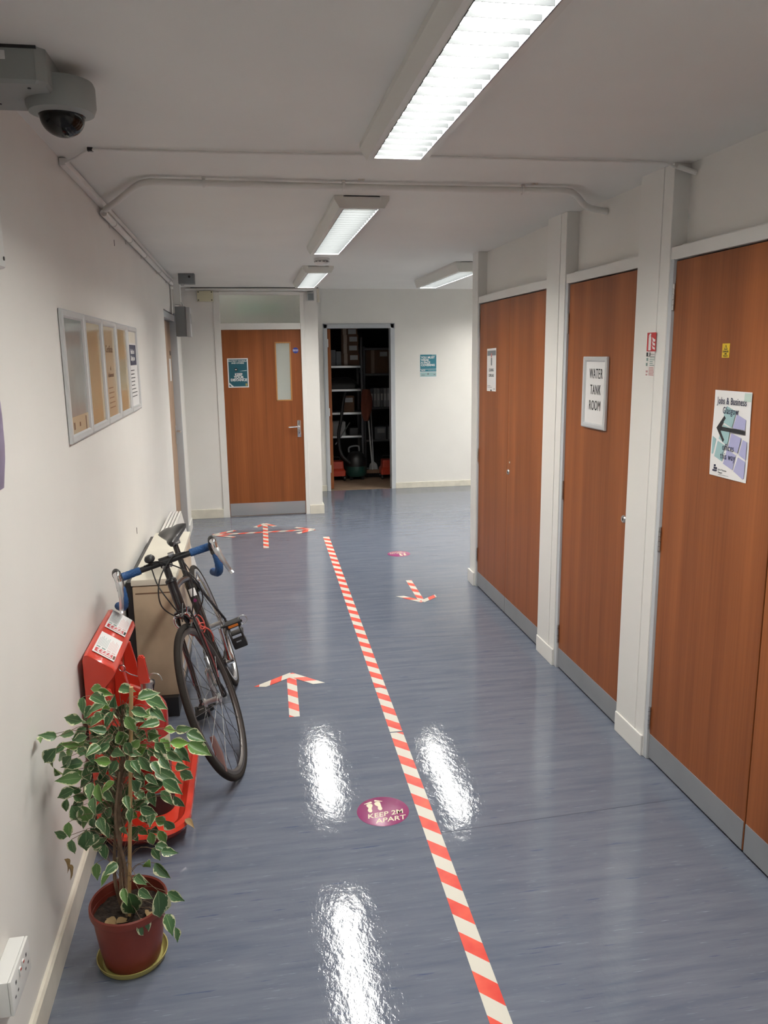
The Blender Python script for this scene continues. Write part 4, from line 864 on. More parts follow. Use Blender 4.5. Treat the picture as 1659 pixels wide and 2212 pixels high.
# saddle and post
b = bm_new(); tube(b, [(.279, 0, .70), (.228, 0, .868)], .0136, 16); sp_ = bobj('seat_post', b, M_FRAME)
b = bm_new(); tube(b, [(.212, -.026, .870), (.212, .026, .870)], .012, 12); tube(b, [(.240, -.020, .872), (.240, .020, .872)], .009, 12); bobj('clamp', b, M_STEEL, sp_)
b = bm_new(); secs = []
for u, hw, zt, dr in ((.065, .030, .948, .018), (.068, .058, .955, .026), (.085, .072, .960, .034), (.115, .074, .961, .036), (.15, .062, .955, .034), (.19, .042, .948, .034), (.24, .029, .945, .032), (.29, .023, .945, .028), (.325, .019, .943, .024), (.343, .012, .936, .016), (.347, .004, .928, .006)):
    secs.append([(u, hw*math.cos(a)*(1.0 if math.sin(a) > 0 else .97), zt-.030-dr*.45+dr*(.45 if math.sin(a) > 0 else .95)*math.sin(a)*(1-.12*math.cos(2*a))-(.008*max(0, 1-abs(u-.09)/.07)*math.exp(-(math.cos(a)/.22)**2) if math.sin(a) > 0 else 0)) for a in [2*PI*i/28 for i in range(28)]])
loft(b, secs); sad = bobj('saddle', b, mat('saddle_leather', (.022, .022, .022), .32))
b = bm_new()
for s in (-1, 1): tube(b, smooth_path([(.095, s*.045, .905), (.13, s*.024, .885), (.19, s*.021, .872), (.24, s*.021, .872), (.30, s*.012, .885), (.325, s*.006, .902)], 4), .0035, 8)
bobj('saddle_rails', b, M_STEEL, sad)
# brakes
def caliper(pt, dr, name, front):
    b = bm_new(); d1 = Vector(dr).normalized()
    for s in (-1, 1):
        P = [pt+Vector((.012, 0, .004)), pt+Vector((.014, s*.028, .002)), pt+Vector((.014, s*.034, 0))+d1*.025, pt+Vector((.012, s*.022, 0))+d1*.052]
        tube(b, smooth_path(P, 5), [.008, .0055], 10)
    tube(b, [pt-Vector((.006, 0, 0)), pt+Vector((.026, 0, 0))], .008, 12); tube(b, [pt+Vector((.014, .026, .004)), pt+Vector((.014, .038, .03))], .004, 8)
    c = bobj(name, b, M_CHROME, None, front)
    b = bm_new()
    for s in (-1, 1):
        q = pt+Vector((.012, s*.0165, 0))+d1*.052; t = Vector((-d1.z, 0, d1.x)); tube(b, [q-t*.024, q+t*.024], .0055, 8)
    bobj('brake_pad', b, M_DARK, c, front)
caliper(Vector((.832, 0, .692)), FH-Vector((.832, 0, .692)), 'front_brake', True)
caliper(Vector((.192, 0, .652)), RH-Vector((.192, 0, .652)), 'rear_brake', False)
# cranks, chain, pedals
b = bm_new(); v0 = -.046
for rr, t in ((.088, .003),):
    n = 44; o_ = []; i_ = []
    for i in range(n*2):
        a = PI*i/n; q = rr+(.004 if i % 2 else 0); o_.append(b.verts.new((BB.x+q*math.cos(a), v0, BB.z+q*math.sin(a)))); i_.append(b.verts.new((BB.x+.070*math.cos(a), v0, BB.z+.070*math.sin(a))))
    for i in range(n*2): b.faces.new((o_[i], o_[(i+1) % (2*n)], i_[(i+1) % (2*n)], i_[i]))
    bmesh.ops.solidify(b, geom=b.faces[:], thickness=.003)
for i in range(5):
    a = 2*PI*i/5; tube(b, [BB+Vector((0, v0-.002, 0)), BB+Vector((.075*math.cos(a), v0-.002, .075*math.sin(a)))], .006, 6)
bobj('chainring', b, M_STEEL)
b = bm_new(); tube(b, [BB+Vector((0, -.062, 0)), BB+Vector((.02, -.078, -.170))], [.013, .010], 12, flat=(.7, 1.1)); tube(b, [BB+Vector((0, -.036, 0)), BB+Vector((0, -.068, 0))], .014, 12); bobj('drive_crank', b, M_ALU)
b = bm_new(); tube(b, smooth_path([BB+Vector((0, .058, 0)), BB+Vector((-.004, .062, .06)), BB+Vector((-.008, .072, .170))], 4), [.015, .011, .012], 14, flat=(.7, 1.15)); tube(b, [BB+Vector((0, .036, 0)), BB+Vector((0, .072, 0))], .014, 14); bobj('left_crank', b, M_CHROME)
b = bm_new(); q = BB+Vector((0, .0725, 0)); lathe(b, [(0, 0), (.007, 0), (.007, .002), (.010, .003), (.010, -.001)], q, (0, 1, 0), 14); bobj('crank_bolt', b, M_STEEL)
def pedal(c, s, swing):
    b = bm_new(); box(b, c.x-.034, c.x+.034, min(c.y, c.y+s*.082)+.008, max(c.y, c.y+s*.082), c.z-.012, c.z+.012, .004); tube(b, [c-Vector((0, s*.018, 0)), c+Vector((0, s*.09, 0))], .007, 10)
    p = bobj('pedal', b, M_DARK)
    b = bm_new(); m_ = c.y+s*.045; box(b, c.x+.0345, c.x+.037, m_-.024, m_+.024, c.z-.006, c.z+.006, .001); bobj('orange_reflector', b, M_ORANGE, p)
    b = bm_new()
    for k in (-1, 1): tube(b, smooth_path([(c.x+.02, m_+k*.026, c.z-.012), (c.x+.045, m_+k*.028, c.z-.035), (c.x+.05, m_+k*.026, c.z-.075), (c.x+.03, m_+k*.02, c.z-.10)], 4), [.006, .005], 8)
    box(b, c.x+.022, c.x+.055, m_-.034, m_+.034, c.z-.112, c.z-.062, .008); box(b, c.x-.034, c.x+.03, m_-.034, m_+.034, c.z-.05, c.z-.044, .002) if not swing else None; b.transform(Matrix.Translation(c) @ Matrix.Rotation(swing, 4, 'Y') @ Matrix.Translation(-c)); bobj('toe_clip', b, M_DARK, p)
    b = bm_new(); torus(b, (c.x-.005, c.y+s*.092, c.z), (1, .2, 0), .022, .002, 20, 6); bobj('cage_loop', b, M_STEEL, p)
    b = bm_new(); box(b, c.x+.050, c.x+.056, m_-.012, m_+.012, c.z-.078, c.z-.072); b.transform(Matrix.Translation(c) @ Matrix.Rotation(swing, 4, 'Y') @ Matrix.Translation(-c)); bobj('strap_buckle', b, M_STEEL, p)
pedal(BB+Vector((-.008, .088, .170)), 1, 0)
pedal(BB+Vector((0.02, -.095, -.170)), -1, -1.35)
b = bm_new()
tube(b, [(BB.x, v0, BB.z+.089), (RH.x+.005, v0+.004, RH.z+.036)], .0035, 6, flat=(1, .8)); tube(b, smooth_path([(BB.x, v0, BB.z-.089), (.10, v0+.003, RH.z-.10), (.025, v0+.003, RH.z-.115), (.0, v0+.003, RH.z-.09), (.02, v0+.003, RH.z-.05), (-.01, v0+.003, RH.z-.034)], 4), .0035, 6, flat=(1, .8)); bobj('chain', b, mat('chain_metal', (.12, .10, .08), .4, metal=.7))
b = bm_new(); tube(b, [(.01, v0-.01, RH.z-.02), (.02, v0-.012, RH.z-.06)], .012, 10); box(b, .002, .03, v0-.012, v0-.006, RH.z-.125, RH.z-.05, .003); bobj('derailleur', b, M_STEEL)
# red cord tangled on the down tube
b = bm_new(); rr = random.Random(4); dc = BB+d_*.70; ad = d_.normalized()
for k in range(5):
    n_ = (ad+Vector((rr.uniform(-.35, .35), rr.uniform(-.35, .35), rr.uniform(-.35, .35)))).normalized(); torus(b, dc+ad*(k*.011-.02), n_, .027+.002*k, .0030, 24, 6)
torus(b, dc+Vector((.015, .035, .02)), (.3, .9, .2), .034, .003, 30, 6); torus(b, dc+Vector((.02, .03, -.01)), (.6, .6, -.2), .026, .003, 24, 6)
tube(b, smooth_path([dc+Vector((.01, .03, .0)), dc+Vector((.0, .055, -.03)), dc+Vector((-.02, .06, -.07)), dc+Vector((-.03, .05, -.10))], 5), .0035, 6)
bobj('red_cord', b, M_REDC)

# ================================================================== POTTED FIG
PX, PY = -.408, 2.118
r = empty('potted_fig', 'variegated weeping fig in a terracotta pot at the foot of the left wall', 'plant', (PX, PY, 0))
b = bm_new(); lathe(b, [(0, .0005), (.088, .0005), (.096, .010), (.100, .024), (.097, .024), (.092, .012), (.084, .006), (0, .006)], seg=48); obj('saucer', b, M_OLIVE, r)
b = bm_new(); lathe(b, [(0, .007), (.076, .007), (.079, .012), (.088, .06), (.096, .12), (.100, .165), (.107, .168), (.109, .175), (.109, .190), (.106, .194), (.102, .190), (.100, .16), (.096, .12), (0, .12)], seg=56); obj('pot', b, M_POT, r)
b = bm_new(); rr = random.Random(2); g = {}
prev = [b.verts.new((0, 0, .152))]
for ring in range(1, 9):
    rad = .0985*ring/8; n = 40; cur = [b.verts.new((rad*math.cos(2*PI*k/n), rad*math.sin(2*PI*k/n), .150+rr.uniform(-.004, .005))) for k in range(n)]
    for k in range(n):
        if ring == 1: b.faces.new((prev[0], cur[k], cur[(k+1) % n]))
        else: b.faces.new((prev[k], cur[k], cur[(k+1) % n], prev[(k+1) % n]))
    prev = cur
o = obj('soil', b, M_SOIL, r); 
T = lambda x, y, z: Vector((x-PX, y-PY, z))
tr_pts = [T(-.420, 2.12, .145), T(-.424, 2.12, .20), T(-.420, 2.118, .30), T(-.416, 2.12, .45), T(-.396, 2.12, .60), T(-.386, 2.125, .74)]
b = bm_new(); tube(b, smooth_path(tr_pts, 6), [.009, .004], 12); tube(b, smooth_path([T(-.428, 2.13, .148), T(-.445, 2.14, .25), T(-.430, 2.14, .42), T(-.41, 2.15, .6)], 5), [.006, .003], 10); tube(b, smooth_path([T(-.412, 2.10, .148), T(-.405, 2.10, .3), T(-.42, 2.09, .45), T(-.40, 2.10, .6)], 5), [.0055, .003], 10); obj('trunk', b, M_BARK, r)
b = bm_new(); tube(b, [T(-.408, 2.10, .13), T(-.351, 2.10, .845)], .0055, 10); obj('support_cane', b, M_CANE, r)
LV = [(-0.434,2.142,0.831,-0.465,2.156,0.826),(-0.438,2.102,0.84,-0.402,2.084,0.835),(-0.465,2.047,0.85,-0.467,2.035,0.819),(-0.455,2.089,0.833,-0.404,2.057,0.817),(-0.472,2.047,0.781,-0.525,2.072,0.786),(-0.387,2.121,0.834,-0.34,2.1,0.832),(-0.335,2.085,0.815,-0.276,2.109,0.821),(-0.327,2.159,0.78,-0.262,2.175,0.742),(-0.395,2.081,0.796,-0.393,2.076,0.813),(-0.427,2.124,0.791,-0.472,2.093,0.78),(-0.406,2.106,0.776,-0.429,2.087,0.734),(-0.437,2.153,0.753,-0.474,2.122,0.729),(-0.377,2.125,0.787,-0.403,2.142,0.74),(-0.348,2.049,0.8,-0.303,2.068,0.774),(-0.313,2.154,0.757,-0.272,2.12,0.729),(-0.288,2.129,0.725,-0.338,2.094,0.73),(-0.371,2.096,0.763,-0.344,2.088,0.715),(-0.415,2.056,0.744,-0.459,2.04,0.764),(-0.485,2.14,0.72,-0.51,2.124,0.704),(-0.465,2.057,0.732,-0.496,2.064,0.723),(-0.507,2.097,0.724,-0.555,2.11,0.721),(-0.548,2.08,0.728,-0.589,2.064,0.746),(-0.588,2.133,0.709,-0.593,2.069,0.73),(-0.5,2.103,0.684,-0.545,2.083,0.707),(-0.547,2.059,0.707,-0.588,2.08,0.655),(-0.557,2.067,0.685,-0.568,2.083,0.639),(-0.518,2.089,0.665,-0.555,2.111,0.618),(-0.48,2.089,0.665,-0.499,2.11,0.669),(-0.494,2.109,0.632,-0.547,2.088,0.638),(-0.497,2.132,0.605,-0.487,2.137,0.556),(-0.427,2.126,0.641,-0.45,2.118,0.574),(-0.411,2.056,0.654,-0.449,2.06,0.661),(-0.443,2.047,0.684,-0.42,2.053,0.729),(-0.41,2.118,0.7,-0.448,2.106,0.679),(-0.439,2.142,0.678,-0.48,2.118,0.693),(-0.39,2.08,0.73,-0.377,2.093,0.671),(-0.377,2.077,0.696,-0.355,2.084,0.646),(-0.324,2.115,0.667,-0.37,2.136,0.614),(-0.365,2.178,0.679,-0.33,2.186,0.647),(-0.325,2.145,0.674,-0.284,2.119,0.687),(-0.321,2.13,0.65,-0.305,2.146,0.609),(-0.298,2.084,0.685,-0.272,2.082,0.653),(-0.274,2.097,0.715,-0.245,2.119,0.699),(-0.24,2.078,0.719,-0.21,2.067,0.726),(-0.209,2.045,0.724,-0.157,2.035,0.7),(-0.263,2.118,0.664,-0.206,2.139,0.647),(-0.219,2.152,0.642,-0.151,2.137,0.603),(-0.253,2.164,0.628,-0.213,2.14,0.587),(-0.276,2.144,0.62,-0.229,2.118,0.6),(-0.248,2.089,0.607,-0.214,2.059,0.616),(-0.244,2.146,0.559,-0.205,2.161,0.521),(-0.281,2.049,0.589,-0.225,2.045,0.545),(-0.338,2.057,0.662,-0.305,2.051,0.61),(-0.306,2.106,0.595,-0.235,2.078,0.559),(-0.432,2.152,0.587,-0.399,2.134,0.562),(-0.412,2.09,0.665,-0.376,2.058,0.671),(-0.35,2.011,0.677,-0.327,1.987,0.649),(-0.364,2.068,0.589,-0.351,2.089,0.538),(-0.39,2.16,0.521,-0.416,2.154,0.48),(-0.377,2.088,0.66,-0.351,2.094,0.654),(-0.333,2.152,0.508,-0.317,2.138,0.458),(-0.3,2.141,0.507,-0.263,2.13,0.466),(-0.261,2.113,0.505,-0.234,2.122,0.458),(-0.352,2.096,0.489,-0.309,2.103,0.46),(-0.33,2.128,0.449,-0.327,2.093,0.443),(-0.461,2.04,0.609,-0.466,2.014,0.577),(-0.451,2.061,0.592,-0.439,2.038,0.543),(-0.46,2.041,0.565,-0.459,2.019,0.535),(-0.509,2.115,0.611,-0.574,2.133,0.564),(-0.496,2.084,0.601,-0.564,2.071,0.607),(-0.52,2.094,0.563,-0.571,2.1,0.539),(-0.525,2.136,0.516,-0.533,2.158,0.464),(-0.54,2.091,0.54,-0.55,2.099,0.493),(-0.502,2.083,0.519,-0.488,2.098,0.441),(-0.527,2.074,0.527,-0.508,2.091,0.466),(-0.479,2.101,0.469,-0.488,2.11,0.42),(-0.45,2.104,0.451,-0.442,2.088,0.415),(-0.463,2.099,0.469,-0.448,2.067,0.443),(-0.533,2.055,0.491,-0.534,2.052,0.472),(-0.553,2.102,0.419,-0.589,2.117,0.425),(-0.529,2.051,0.441,-0.529,2.049,0.389),(-0.501,2.1,0.436,-0.508,2.101,0.355),(-0.497,2.131,0.361,-0.454,2.127,0.388),(-0.456,2.108,0.381,-0.456,2.102,0.343),(-0.471,2.116,0.405,-0.496,2.095,0.394),(-0.431,2.106,0.492,-0.451,2.111,0.455),(-0.389,2.046,0.467,-0.393,2.07,0.411),(-0.367,2.136,0.402,-0.405,2.159,0.36),(-0.368,2.06,0.513,-0.374,2.052,0.479),(-0.381,2.057,0.551,-0.367,2.025,0.521),(-0.411,2.022,0.375,-0.428,2.002,0.369),(-0.422,2.154,0.294,-0.458,2.129,0.292),(-0.488,2.126,0.313,-0.488,2.106,0.266),(-0.431,2.033,0.347,-0.447,2.01,0.33),(-0.333,2.125,0.341,-0.314,2.12,0.309),(-0.321,2.106,0.361,-0.281,2.098,0.347),(-0.301,2.067,0.366,-0.259,2.061,0.36),(-0.334,2.161,0.269,-0.288,2.138,0.226),(-0.342,2.133,0.275,-0.351,2.113,0.299),(-0.367,2.036,0.319,-0.341,2.006,0.314),(-0.363,2.039,0.275,-0.332,2.015,0.261),(-0.4,2.015,0.302,-0.391,1.993,0.277),(-0.395,2.058,0.254,-0.386,2.082,0.143),(-0.364,2.029,0.191,-0.345,2.031,0.121),(-0.309,2.018,0.279,-0.31,2.034,0.174),(-0.292,2.073,0.232,-0.246,2.057,0.204),(-0.299,2.051,0.179,-0.274,2.022,0.128),(-0.278,2.076,0.113,-0.273,2.07,0.084),(-0.385,2.086,0.281,-0.355,2.073,0.277),(-0.341,2.157,0.634,-0.33,2.147,0.602),(-0.298,2.08,0.669,-0.275,2.066,0.639),(-0.282,2.036,0.665,-0.255,2.018,0.638),(-0.305,2.057,0.643,-0.284,2.026,0.628),(-0.405,2.104,0.633,-0.421,2.095,0.604),(-0.432,2.034,0.715,-0.454,2.008,0.709),(-0.475,2.156,0.647,-0.501,2.129,0.646),(-0.375,2.076,0.718,-0.4,2.098,0.688),(-0.407,2.041,0.717,-0.437,2.031,0.7),(-0.369,2.146,0.669,-0.382,2.112,0.696),(-0.326,2.026,0.725,-0.354,2.047,0.692),(-0.447,2.125,0.536,-0.429,2.106,0.519),(-0.415,2.095,0.577,-0.436,2.075,0.569),(-0.409,2.159,0.576,-0.425,2.181,0.525),(-0.367,2.026,0.671,-0.354,2.022,0.646),(-0.325,2.047,0.612,-0.298,2.036,0.593),(-0.295,2.234,0.589,-0.264,2.242,0.563),(-0.334,2.179,0.594,-0.354,2.164,0.577),(-0.377,2.203,0.549,-0.353,2.191,0.525),(-0.547,2.228,0.617,-0.577,2.241,0.577),(-0.552,2.194,0.653,-0.571,2.185,0.642),(-0.51,2.167,0.672,-0.489,2.154,0.659),(-0.52,2.255,0.507,-0.542,2.25,0.531),(-0.465,2.216,0.551,-0.488,2.217,0.571),(-0.344,2.217,0.699,-0.32,2.23,0.713),(-0.362,2.186,0.738,-0.377,2.17,0.72),(-0.405,2.249,0.712,-0.379,2.244,0.717),(-0.486,2.256,0.624,-0.459,2.229,0.608),(-0.463,2.238,0.576,-0.488,2.232,0.545),(-0.46,2.207,0.33,-0.453,2.225,0.346),(-0.431,2.173,0.428,-0.448,2.169,0.4),(-0.413,2.185,0.47,-0.428,2.171,0.453),(-0.389,2.242,0.458,-0.364,2.231,0.438),(-0.352,2.238,0.432,-0.369,2.204,0.43),(-0.529,2.26,0.304,-0.512,2.282,0.247),(-0.538,2.228,0.478,-0.555,2.205,0.507),(-0.58,2.226,0.544,-0.593,2.202,0.572)]
def leaf_mesh(k, fold, curl):
    b = bm_new(); uvl = b.loops.layers.uv.new('UVMap'); nu, nv = 8, 4; G = []
    for i in range(nu+1):
        u = i/nu; w = .52*math.sin(PI*min(1, u*1.02)**.72)**1.05*(1-.30*u) if u < .94 else .012
        if i == 0: w = .004
        if i == nu: w = .001
        row = []
        for j in range(nv+1):
            t = (j/nv-.5)*2; x = u; y = t*w*.86*(1+.05*math.sin(u*14+k*2)*abs(t)); z = fold*abs(t)*w-curl*u*u+.015*math.sin(u*11+k+t*2)*abs(t)
            row.append(b.verts.new((x, y, z)))
        G.append(row)
    for i in range(nu):
        for j in range(nv):
            f = b.faces.new((G[i][j], G[i+1][j], G[i+1][j+1], G[i][j+1]))
            for l, (a, c) in zip(f.loops, ((i, j), (i+1, j), (i+1, j+1), (i, j+1))): l[uvl].uv = (a/nu, c/nv)
    me = bpy.data.meshes.new('leaf'); b.to_mesh(me); b.free(); me.shade_smooth(); me.materials.append(M_LEAF); return me
LM = [leaf_mesh(k, f, c) for k, (f, c) in enumerate(((.5, .10), (.35, .20), (.6, .04), (.25, .28)))]
rr = random.Random(9)
tb = bm_new(); dense = smooth_path(tr_pts, 10); ctr = Vector((0, 0, .5))
def put_leaf(p0, p1, wid=1.0):
    d = p1-p0; Ln = d.length; d.normalize()
    out = Vector((p0.x*.6, -.75+p0.y, .55+rr.uniform(-.25, .3)))+Vector((rr.uniform(-.45, .45), rr.uniform(-.3, .2), rr.uniform(-.2, .2)))
    n = (out-d*out.dot(d)).normalized(); s = n.cross(d)
    M = Matrix.Identity(4)
    for i in range(3): M[i][0] = d[i]*Ln; M[i][1] = s[i]*Ln*.70*wid; M[i][2] = n[i]*Ln*.9; M[i][3] = p0[i]
    o = bpy.data.objects.new('leaf', LM[rr.randrange(4)]); COL.objects.link(o); o.parent = r; o.matrix_local = M
def twig(p0):
    q = min(dense, key=lambda v: abs(v.z-(p0.z-.01-.35*abs(p0.x)-rr.uniform(0, .04)))); mid = (q+p0)/2+Vector((0, 0, .03+.1*abs(p0.x)))
    tube(tb, smooth_path([q, mid, p0], 3), [.0010, .0007], 5)
for i, (x0, y0, z0, x1, y1, z1) in enumerate(LV):
    p0 = T(x0, y0, z0); p1 = T(x1, y1, z1)
    d = p1-p0
    if d.length < .046: p1 = p0+d.normalized()*.048
    put_leaf(p0, p1, rr.uniform(.82, 1.12)); twig(p0)
for i in range(120):   # leaves deeper in the crown
    a = rr.uniform(0, 2*PI); z = rr.uniform(.36, .78); R_ = .15*math.sin(PI*min(1, max(.12, (z-.22)/.66)))**.6*rr.uniform(.3, 1.0)
    p0 = Vector((R_*math.cos(a)-.01, abs(R_*math.sin(a))*.8+.01, z)); 
    if p0.x < -.165: p0.x = -.165
    p1 = p0+Vector((rr.uniform(-.6, .6), rr.uniform(-.1, .5), rr.uniform(-.9, .0))).normalized()*rr.uniform(.045, .06)
    if p1.x < -.185: p1.x = -.185
    put_leaf(p0, p1); 
    if i % 2 == 0: twig(p0)
obj('branches', tb, M_BARK, r)
M_DRY = mat('dry_leaf', (.30, .20, .09), .7)
for (x, y, z), rx in (((-.028, -.055, .153), .3), ((-.055, -.03, .155), -.4), ((.055, -.045, .156), .7), ((-.06, -.062, .158), .2), ((.03, -.075, .154), 1.4)):
    me = LM[3].copy(); me.materials.clear(); me.materials.append(M_DRY); o = bpy.data.objects.new('dry_leaf', me); COL.objects.link(o); o.parent = r; o.location = (x, y, z+.006); o.scale = (.05, .032, .06); o.rotation_euler = (rx*.5, .1, rx*2)
for (x, y, z) in ((-.155, -.03, .36), (-.145, -.04, .345), (-.150, -.02, .33)):
    me = LM[3].copy(); me.materials.clear(); me.materials.append(M_DRY); o = bpy.data.objects.new('dry_leaf', me); COL.objects.link(o); o.parent = r; o.location = (x, y, z); o.scale = (.045, .022, .07); o.rotation_euler = (.3, 1.1, x*40)
# fallen leaf caught on the stand rim
me = LM[1].copy(); me.materials.clear(); me.materials.append(M_DRY); o = bpy.data.objects.new('fallen_leaf', me); COL.objects.link(o); o.location = (-.295, 2.66, .094); o.scale = (.05, .03, .05); o.rotation_euler = (.2, .25, -.8)
tag(o, 'curled brown leaf lying on the rim of the red stand', 'leaf')
# ================================================================== STORE ROOM CONTENTS
M_DSTEEL = mat('dimmed_steel', (.12, .12, .125), .5, metal=.6)  # darkened steel; the right unit's dimness is put into its shelf colour
def shelf_unit(name, x0, x1, y0, y1, zs, ztop, label):
    r = empty(name, label, 'shelving', ((x0+x1)/2, y0, 0), 'steel shelving in the store room'); cx = (x0+x1)/2
    for z in zs:
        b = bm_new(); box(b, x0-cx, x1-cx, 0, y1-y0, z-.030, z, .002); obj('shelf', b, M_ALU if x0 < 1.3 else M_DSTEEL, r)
    for x in (x0, x1-.03):
        for y in (0, y1-y0-.03): obj('post', bx(x-cx, x-cx+.03, y-.002, y+.03, 0, ztop, .002), M_DSTEEL, r)
    return r
shelf_unit('shelf_unit', 1.02, 1.575, 11.2, 11.65, (.10, .585, .915, 1.24, 1.565), 1.95, 'steel shelf unit with bright shelf edges on the left of the store room')
shelf_unit('shelf_unit', 1.64, 2.45, 11.6, 12.1, (.06, .475, .955, 1.44, 1.81), 1.83, 'dim steel shelf unit at the back right of the store room')
def carton(x0, x1, y0, y1, z0, z1, label, group=None, m=None, lab=True):
    o = tag(obj('carton', bx(x0, x1, y0, y1, z0, z1, .003), m or M_CARD), label, 'box', group)
    if lab: obj('carton_label', bx(x1-.13, x1-.02, y0-.001, y0, z1-.09, z1-.025), M_GREYB, o)
    if x1-x0 > .2: obj('packing_tape', bx((x0+x1)/2-.09, (x0+x1)/2-.04, y0-.0006, y0, z0, z1), mat('packing_tape', (.36, .27, .20), .3) if 'packing_tape' not in bpy.data.materials else bpy.data.materials['packing_tape'], o)
    return o
g = 'cartons stacked on the left store shelf'
z = 1.567
for h, w, lab in ((.165, .27, 'bottom carton of the stack on the top left store shelf'), (.13, .26, 'second carton from the bottom of the store room stack'), (.12, .265, 'third carton from the bottom of the store room stack'), (.10, .25, 'topmost carton of the store room stack')):
    carton(1.285, 1.285+w-.02, 11.24, 11.55, z, z+h, lab, g); z += h+.001
for i in range(3): carton(1.055+.078*i, 1.125+.078*i, 11.25, 11.5, 1.567, 1.80-.02*i, ('left', 'middle', 'right')[i]+' grey file box beside the carton stack on the top shelf', 'grey file boxes on the top left shelf', M_GREY, False)
carton(1.28, 1.45, 11.22, 11.5, .917, 1.145, 'small brown carton on the third store shelf down', None)
carton(1.68, 2.02, 11.625, 11.95, 1.442, 1.775, 'large dark archive carton on the upper right store shelf', None)
b = bm_new(); loft(b, [rrect(1.08, 1.50, 11.23, 11.5, .05, 1.2415), rrect(1.07, 1.52, 11.22, 11.52, .06, 1.30), rrect(1.12, 1.46, 11.25, 11.5, .06, 1.37), rrect(1.2, 1.38, 11.3, 11.45, .05, 1.40)]); tag(obj('black_bag', b, M_DARK), 'slumped black bag on the second store shelf', 'bag')
for i in range(8):
    o = tag(obj('ring_binder', bx(1.74+i*.05, 1.782+i*.05, 11.62, 11.9, .956, 1.225, .002), M_GREYB if i % 3 else M_GREY), ('leftmost', 'second', 'third', 'fourth', 'fifth', 'sixth', 'seventh', 'eighth')[i]+' upright grey binder counted from the left on the right store shelf', 'binder', 'binders on the right store shelf')
    obj('spine_label', bx(1.746+i*.05, 1.776+i*.05, 11.619, 11.62, 1.05, 1.15), M_PAPER, o)
for i in range(2): carton(1.80+i*.20, 1.97+i*.20, 11.63, 11.85, .476, .66, ('left', 'right')[i]+' grey box on the low right store shelf', None, M_GREY)
carton(1.06, 1.32, 11.24, 11.5, .587, .78, 'pale carton on the lowest visible left store shelf', None, M_GREYB, False)
b = bm_new(); loft(b, [rrect(1.36, 1.52, 11.22, 11.4, .03, .5865), rrect(1.36, 1.52, 11.22, 11.4, .03, .69)]); tag(obj('dark_tub', b, M_DARK), 'small dark tub beside the pale carton on the lower store shelf', 'tub')
# hanging orange tabard and mops on the post
b = bm_new(); secs = []
for i in range(9):
    t = i/8; z = 1.24-.44*t; secs.append([(1.60+(.035+.045*math.sin(PI*min(1, t*.9+.1)))*math.cos(a)*(1+.12*math.sin(3*a+t*5)), 11.08+.03*math.sin(a)*(1+.3*math.sin(4*a+i)), z) for a in [2*PI*k/20 for k in range(20)]])
loft(b, secs); o = tag(obj('hanging_jacket', b, mat('rust_cloth', (.15, .04, .022), .85)), 'rust-orange work jacket hanging from the store shelf post', 'jacket')
b = bm_new(); tube(b, [(1.60, 11.08, 1.23), (1.60, 11.15, 1.30), (1.60, 11.20, 1.29)], .004, 6); obj('hanging_loop', b, M_DARK, o)
def pole(name, p0, p1, rad, m, head, label, cat):
    r = empty(name, label, cat, p0); q = Vector(p1)-Vector(p0); b = bm_new(); tube(b, [(0, 0, 0), q], rad, 10); obj('handle', b, m, r)
    head(r); return r
def broom_head(r):
    b = bm_new(); box(b, -.09, .09, -.025, .025, -.02, .03, .006); obj('stock', b, M_CARD, r)
    b = bm_new()
    for i in range(24): x = -.083+.0072*i; tube(b, [(x, 0, -.01), (x*1.08, rr.uniform(-.02, .02), -.075)], .003, 4)
    obj('bristles', b, M_DARK, r, smooth=False)['kind'] = 'stuff'
def mop_head(r):
    b = bm_new()
    for i in range(26): a = 2*PI*i/26; tube(b, smooth_path([(0, 0, .02), (.05*math.cos(a), .04*math.sin(a), -.03), (.06*math.cos(a), .05*math.sin(a), -.14-.02*(i % 3))], 3), .006, 5)
    obj('mop_strings', b, M_GREYB, r)['kind'] = 'stuff'
pole('broom', (1.67, 11.02, .085), (1.61, 11.16, 1.22), .011, M_GREYB, broom_head, 'long-handled broom leaning on the store shelf post', 'broom')
pole('mop', (1.70, 11.16, .19), (1.72, 11.5, 1.10), .010, M_STEEL, mop_head, 'string mop standing beside the broom in the store room', 'mop')
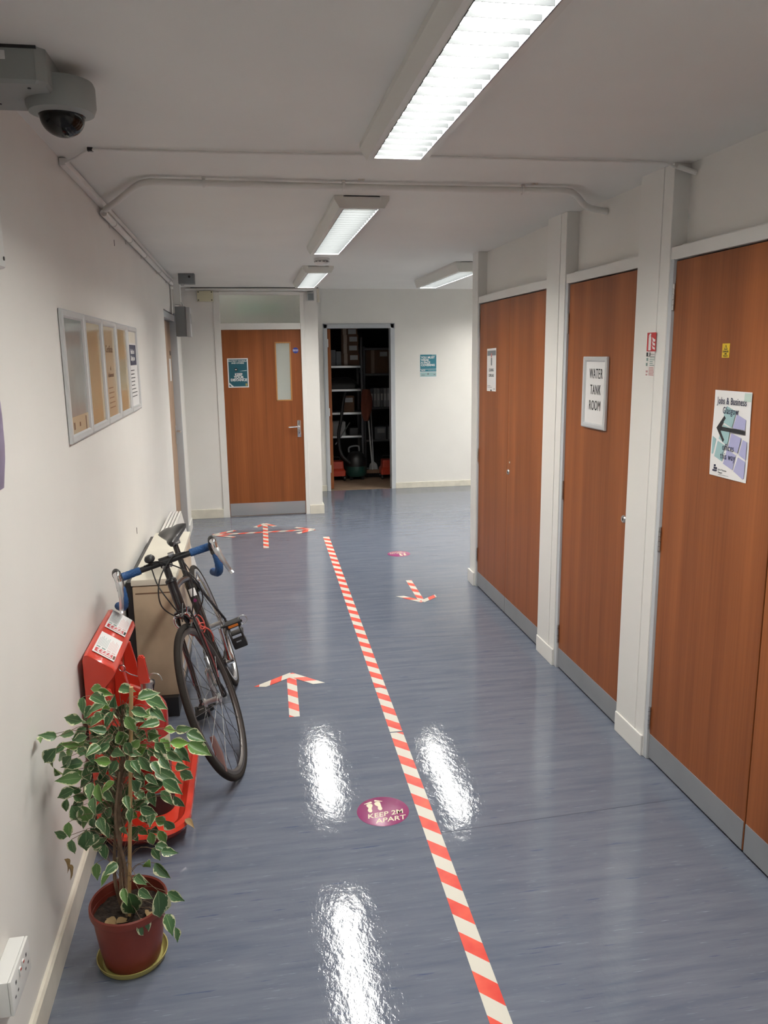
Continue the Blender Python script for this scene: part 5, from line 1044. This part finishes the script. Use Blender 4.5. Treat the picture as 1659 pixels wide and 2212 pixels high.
# vacuum cleaner
r = empty('vacuum_cleaner', 'black and green tub vacuum cleaner on the store room floor', 'vacuum cleaner', (1.425, 10.95, 0))
b = bm_new(); lathe(b, [(0, .05), (.13, .05), (.145, .07), (.148, .16), (.145, .19), (0, .19)], seg=36); obj('tub', b, mat('vacuum_green', (.012, .05, .042), .35), r)
b = bm_new(); lathe(b, [(0, .19), (.143, .19), (.146, .22), (.137, .30), (.10, .36), (.06, .385), (0, .39)], seg=36); obj('motor_head', b, M_DARK, r)
for i in range(4):
    a = PI/4+PI/2*i; b = bm_new(); lathe(b, [(0, -.012), (.025, -.012), (.027, 0), (.025, .012), (0, .012)], (.115*math.cos(a), .115*math.sin(a), .027), (math.sin(a), math.cos(a), 0), 14); tube(b, [(.115*math.cos(a), .115*math.sin(a), .03), (.115*math.cos(a), .115*math.sin(a), .07)], .008, 8); obj('castor', b, M_DARK, r)
b = bm_new(); tube(b, smooth_path([(-.10, 0, .38), (-.09, 0, .45), (.03, 0, .465), (.05, 0, .40)], 4), .012, 10); obj('carry_handle', b, M_GREY, r)
b = bm_new(); P = smooth_path([(-.10, -.12, .24), (-.22, -.12, .38), (-.24, -.02, .62), (-.19, .05, .85), (-.16, .08, 1.05), (-.12, .12, 1.20)], 10); tube(b, P, [.021+.002*(i % 2) for i in range(len(P))], 12); obj('hose', b, M_DARK, r)
b = bm_new(); tube(b, [(-.29, -.06, .50), (-.06, .14, .78)], .009, 10); obj('wand', b, M_STEEL, r)
def red_unit(x, label):
    r = empty('red_trolley', label, 'trolley', (x, 10.9, 0), 'red wheeled units on the store room floor')
    b = bm_new(); loft(b, [rrect(-.11, .11, -.10, .16, .02, .07), rrect(-.11, .11, -.10, .16, .02, .14), rrect(-.09, .09, -.07, .14, .02, .17), rrect(-.085, .085, -.06, .13, .02, .265)]); obj('body', b, mat('trolley_red', (.45, .045, .02), .35) if 'trolley_red' not in bpy.data.materials else bpy.data.materials['trolley_red'], r)
    for s in (-1, 1):
        for y in (-.06, .12):
            b = bm_new(); lathe(b, [(0, -.012), (.032, -.012), (.035, 0), (.032, .012), (0, .012)], (s*.095, y, .035), (1, 0, 0), 18); tube(b, [(s*.095, y, .035), (s*.085, y, .075)], .006, 6); obj('wheel', b, M_DARK, r)
    b = bm_new(); tube(b, smooth_path([(-.05, .13, .26), (-.05, .15, .30), (.05, .15, .30), (.05, .13, .26)], 4), .008, 8); obj('handle', b, M_DARK, r)
red_unit(1.15, 'bright red wheeled unit at the left foot of the store room shelves'); red_unit(1.87, 'dim red wheeled unit at the right side of the store room floor')
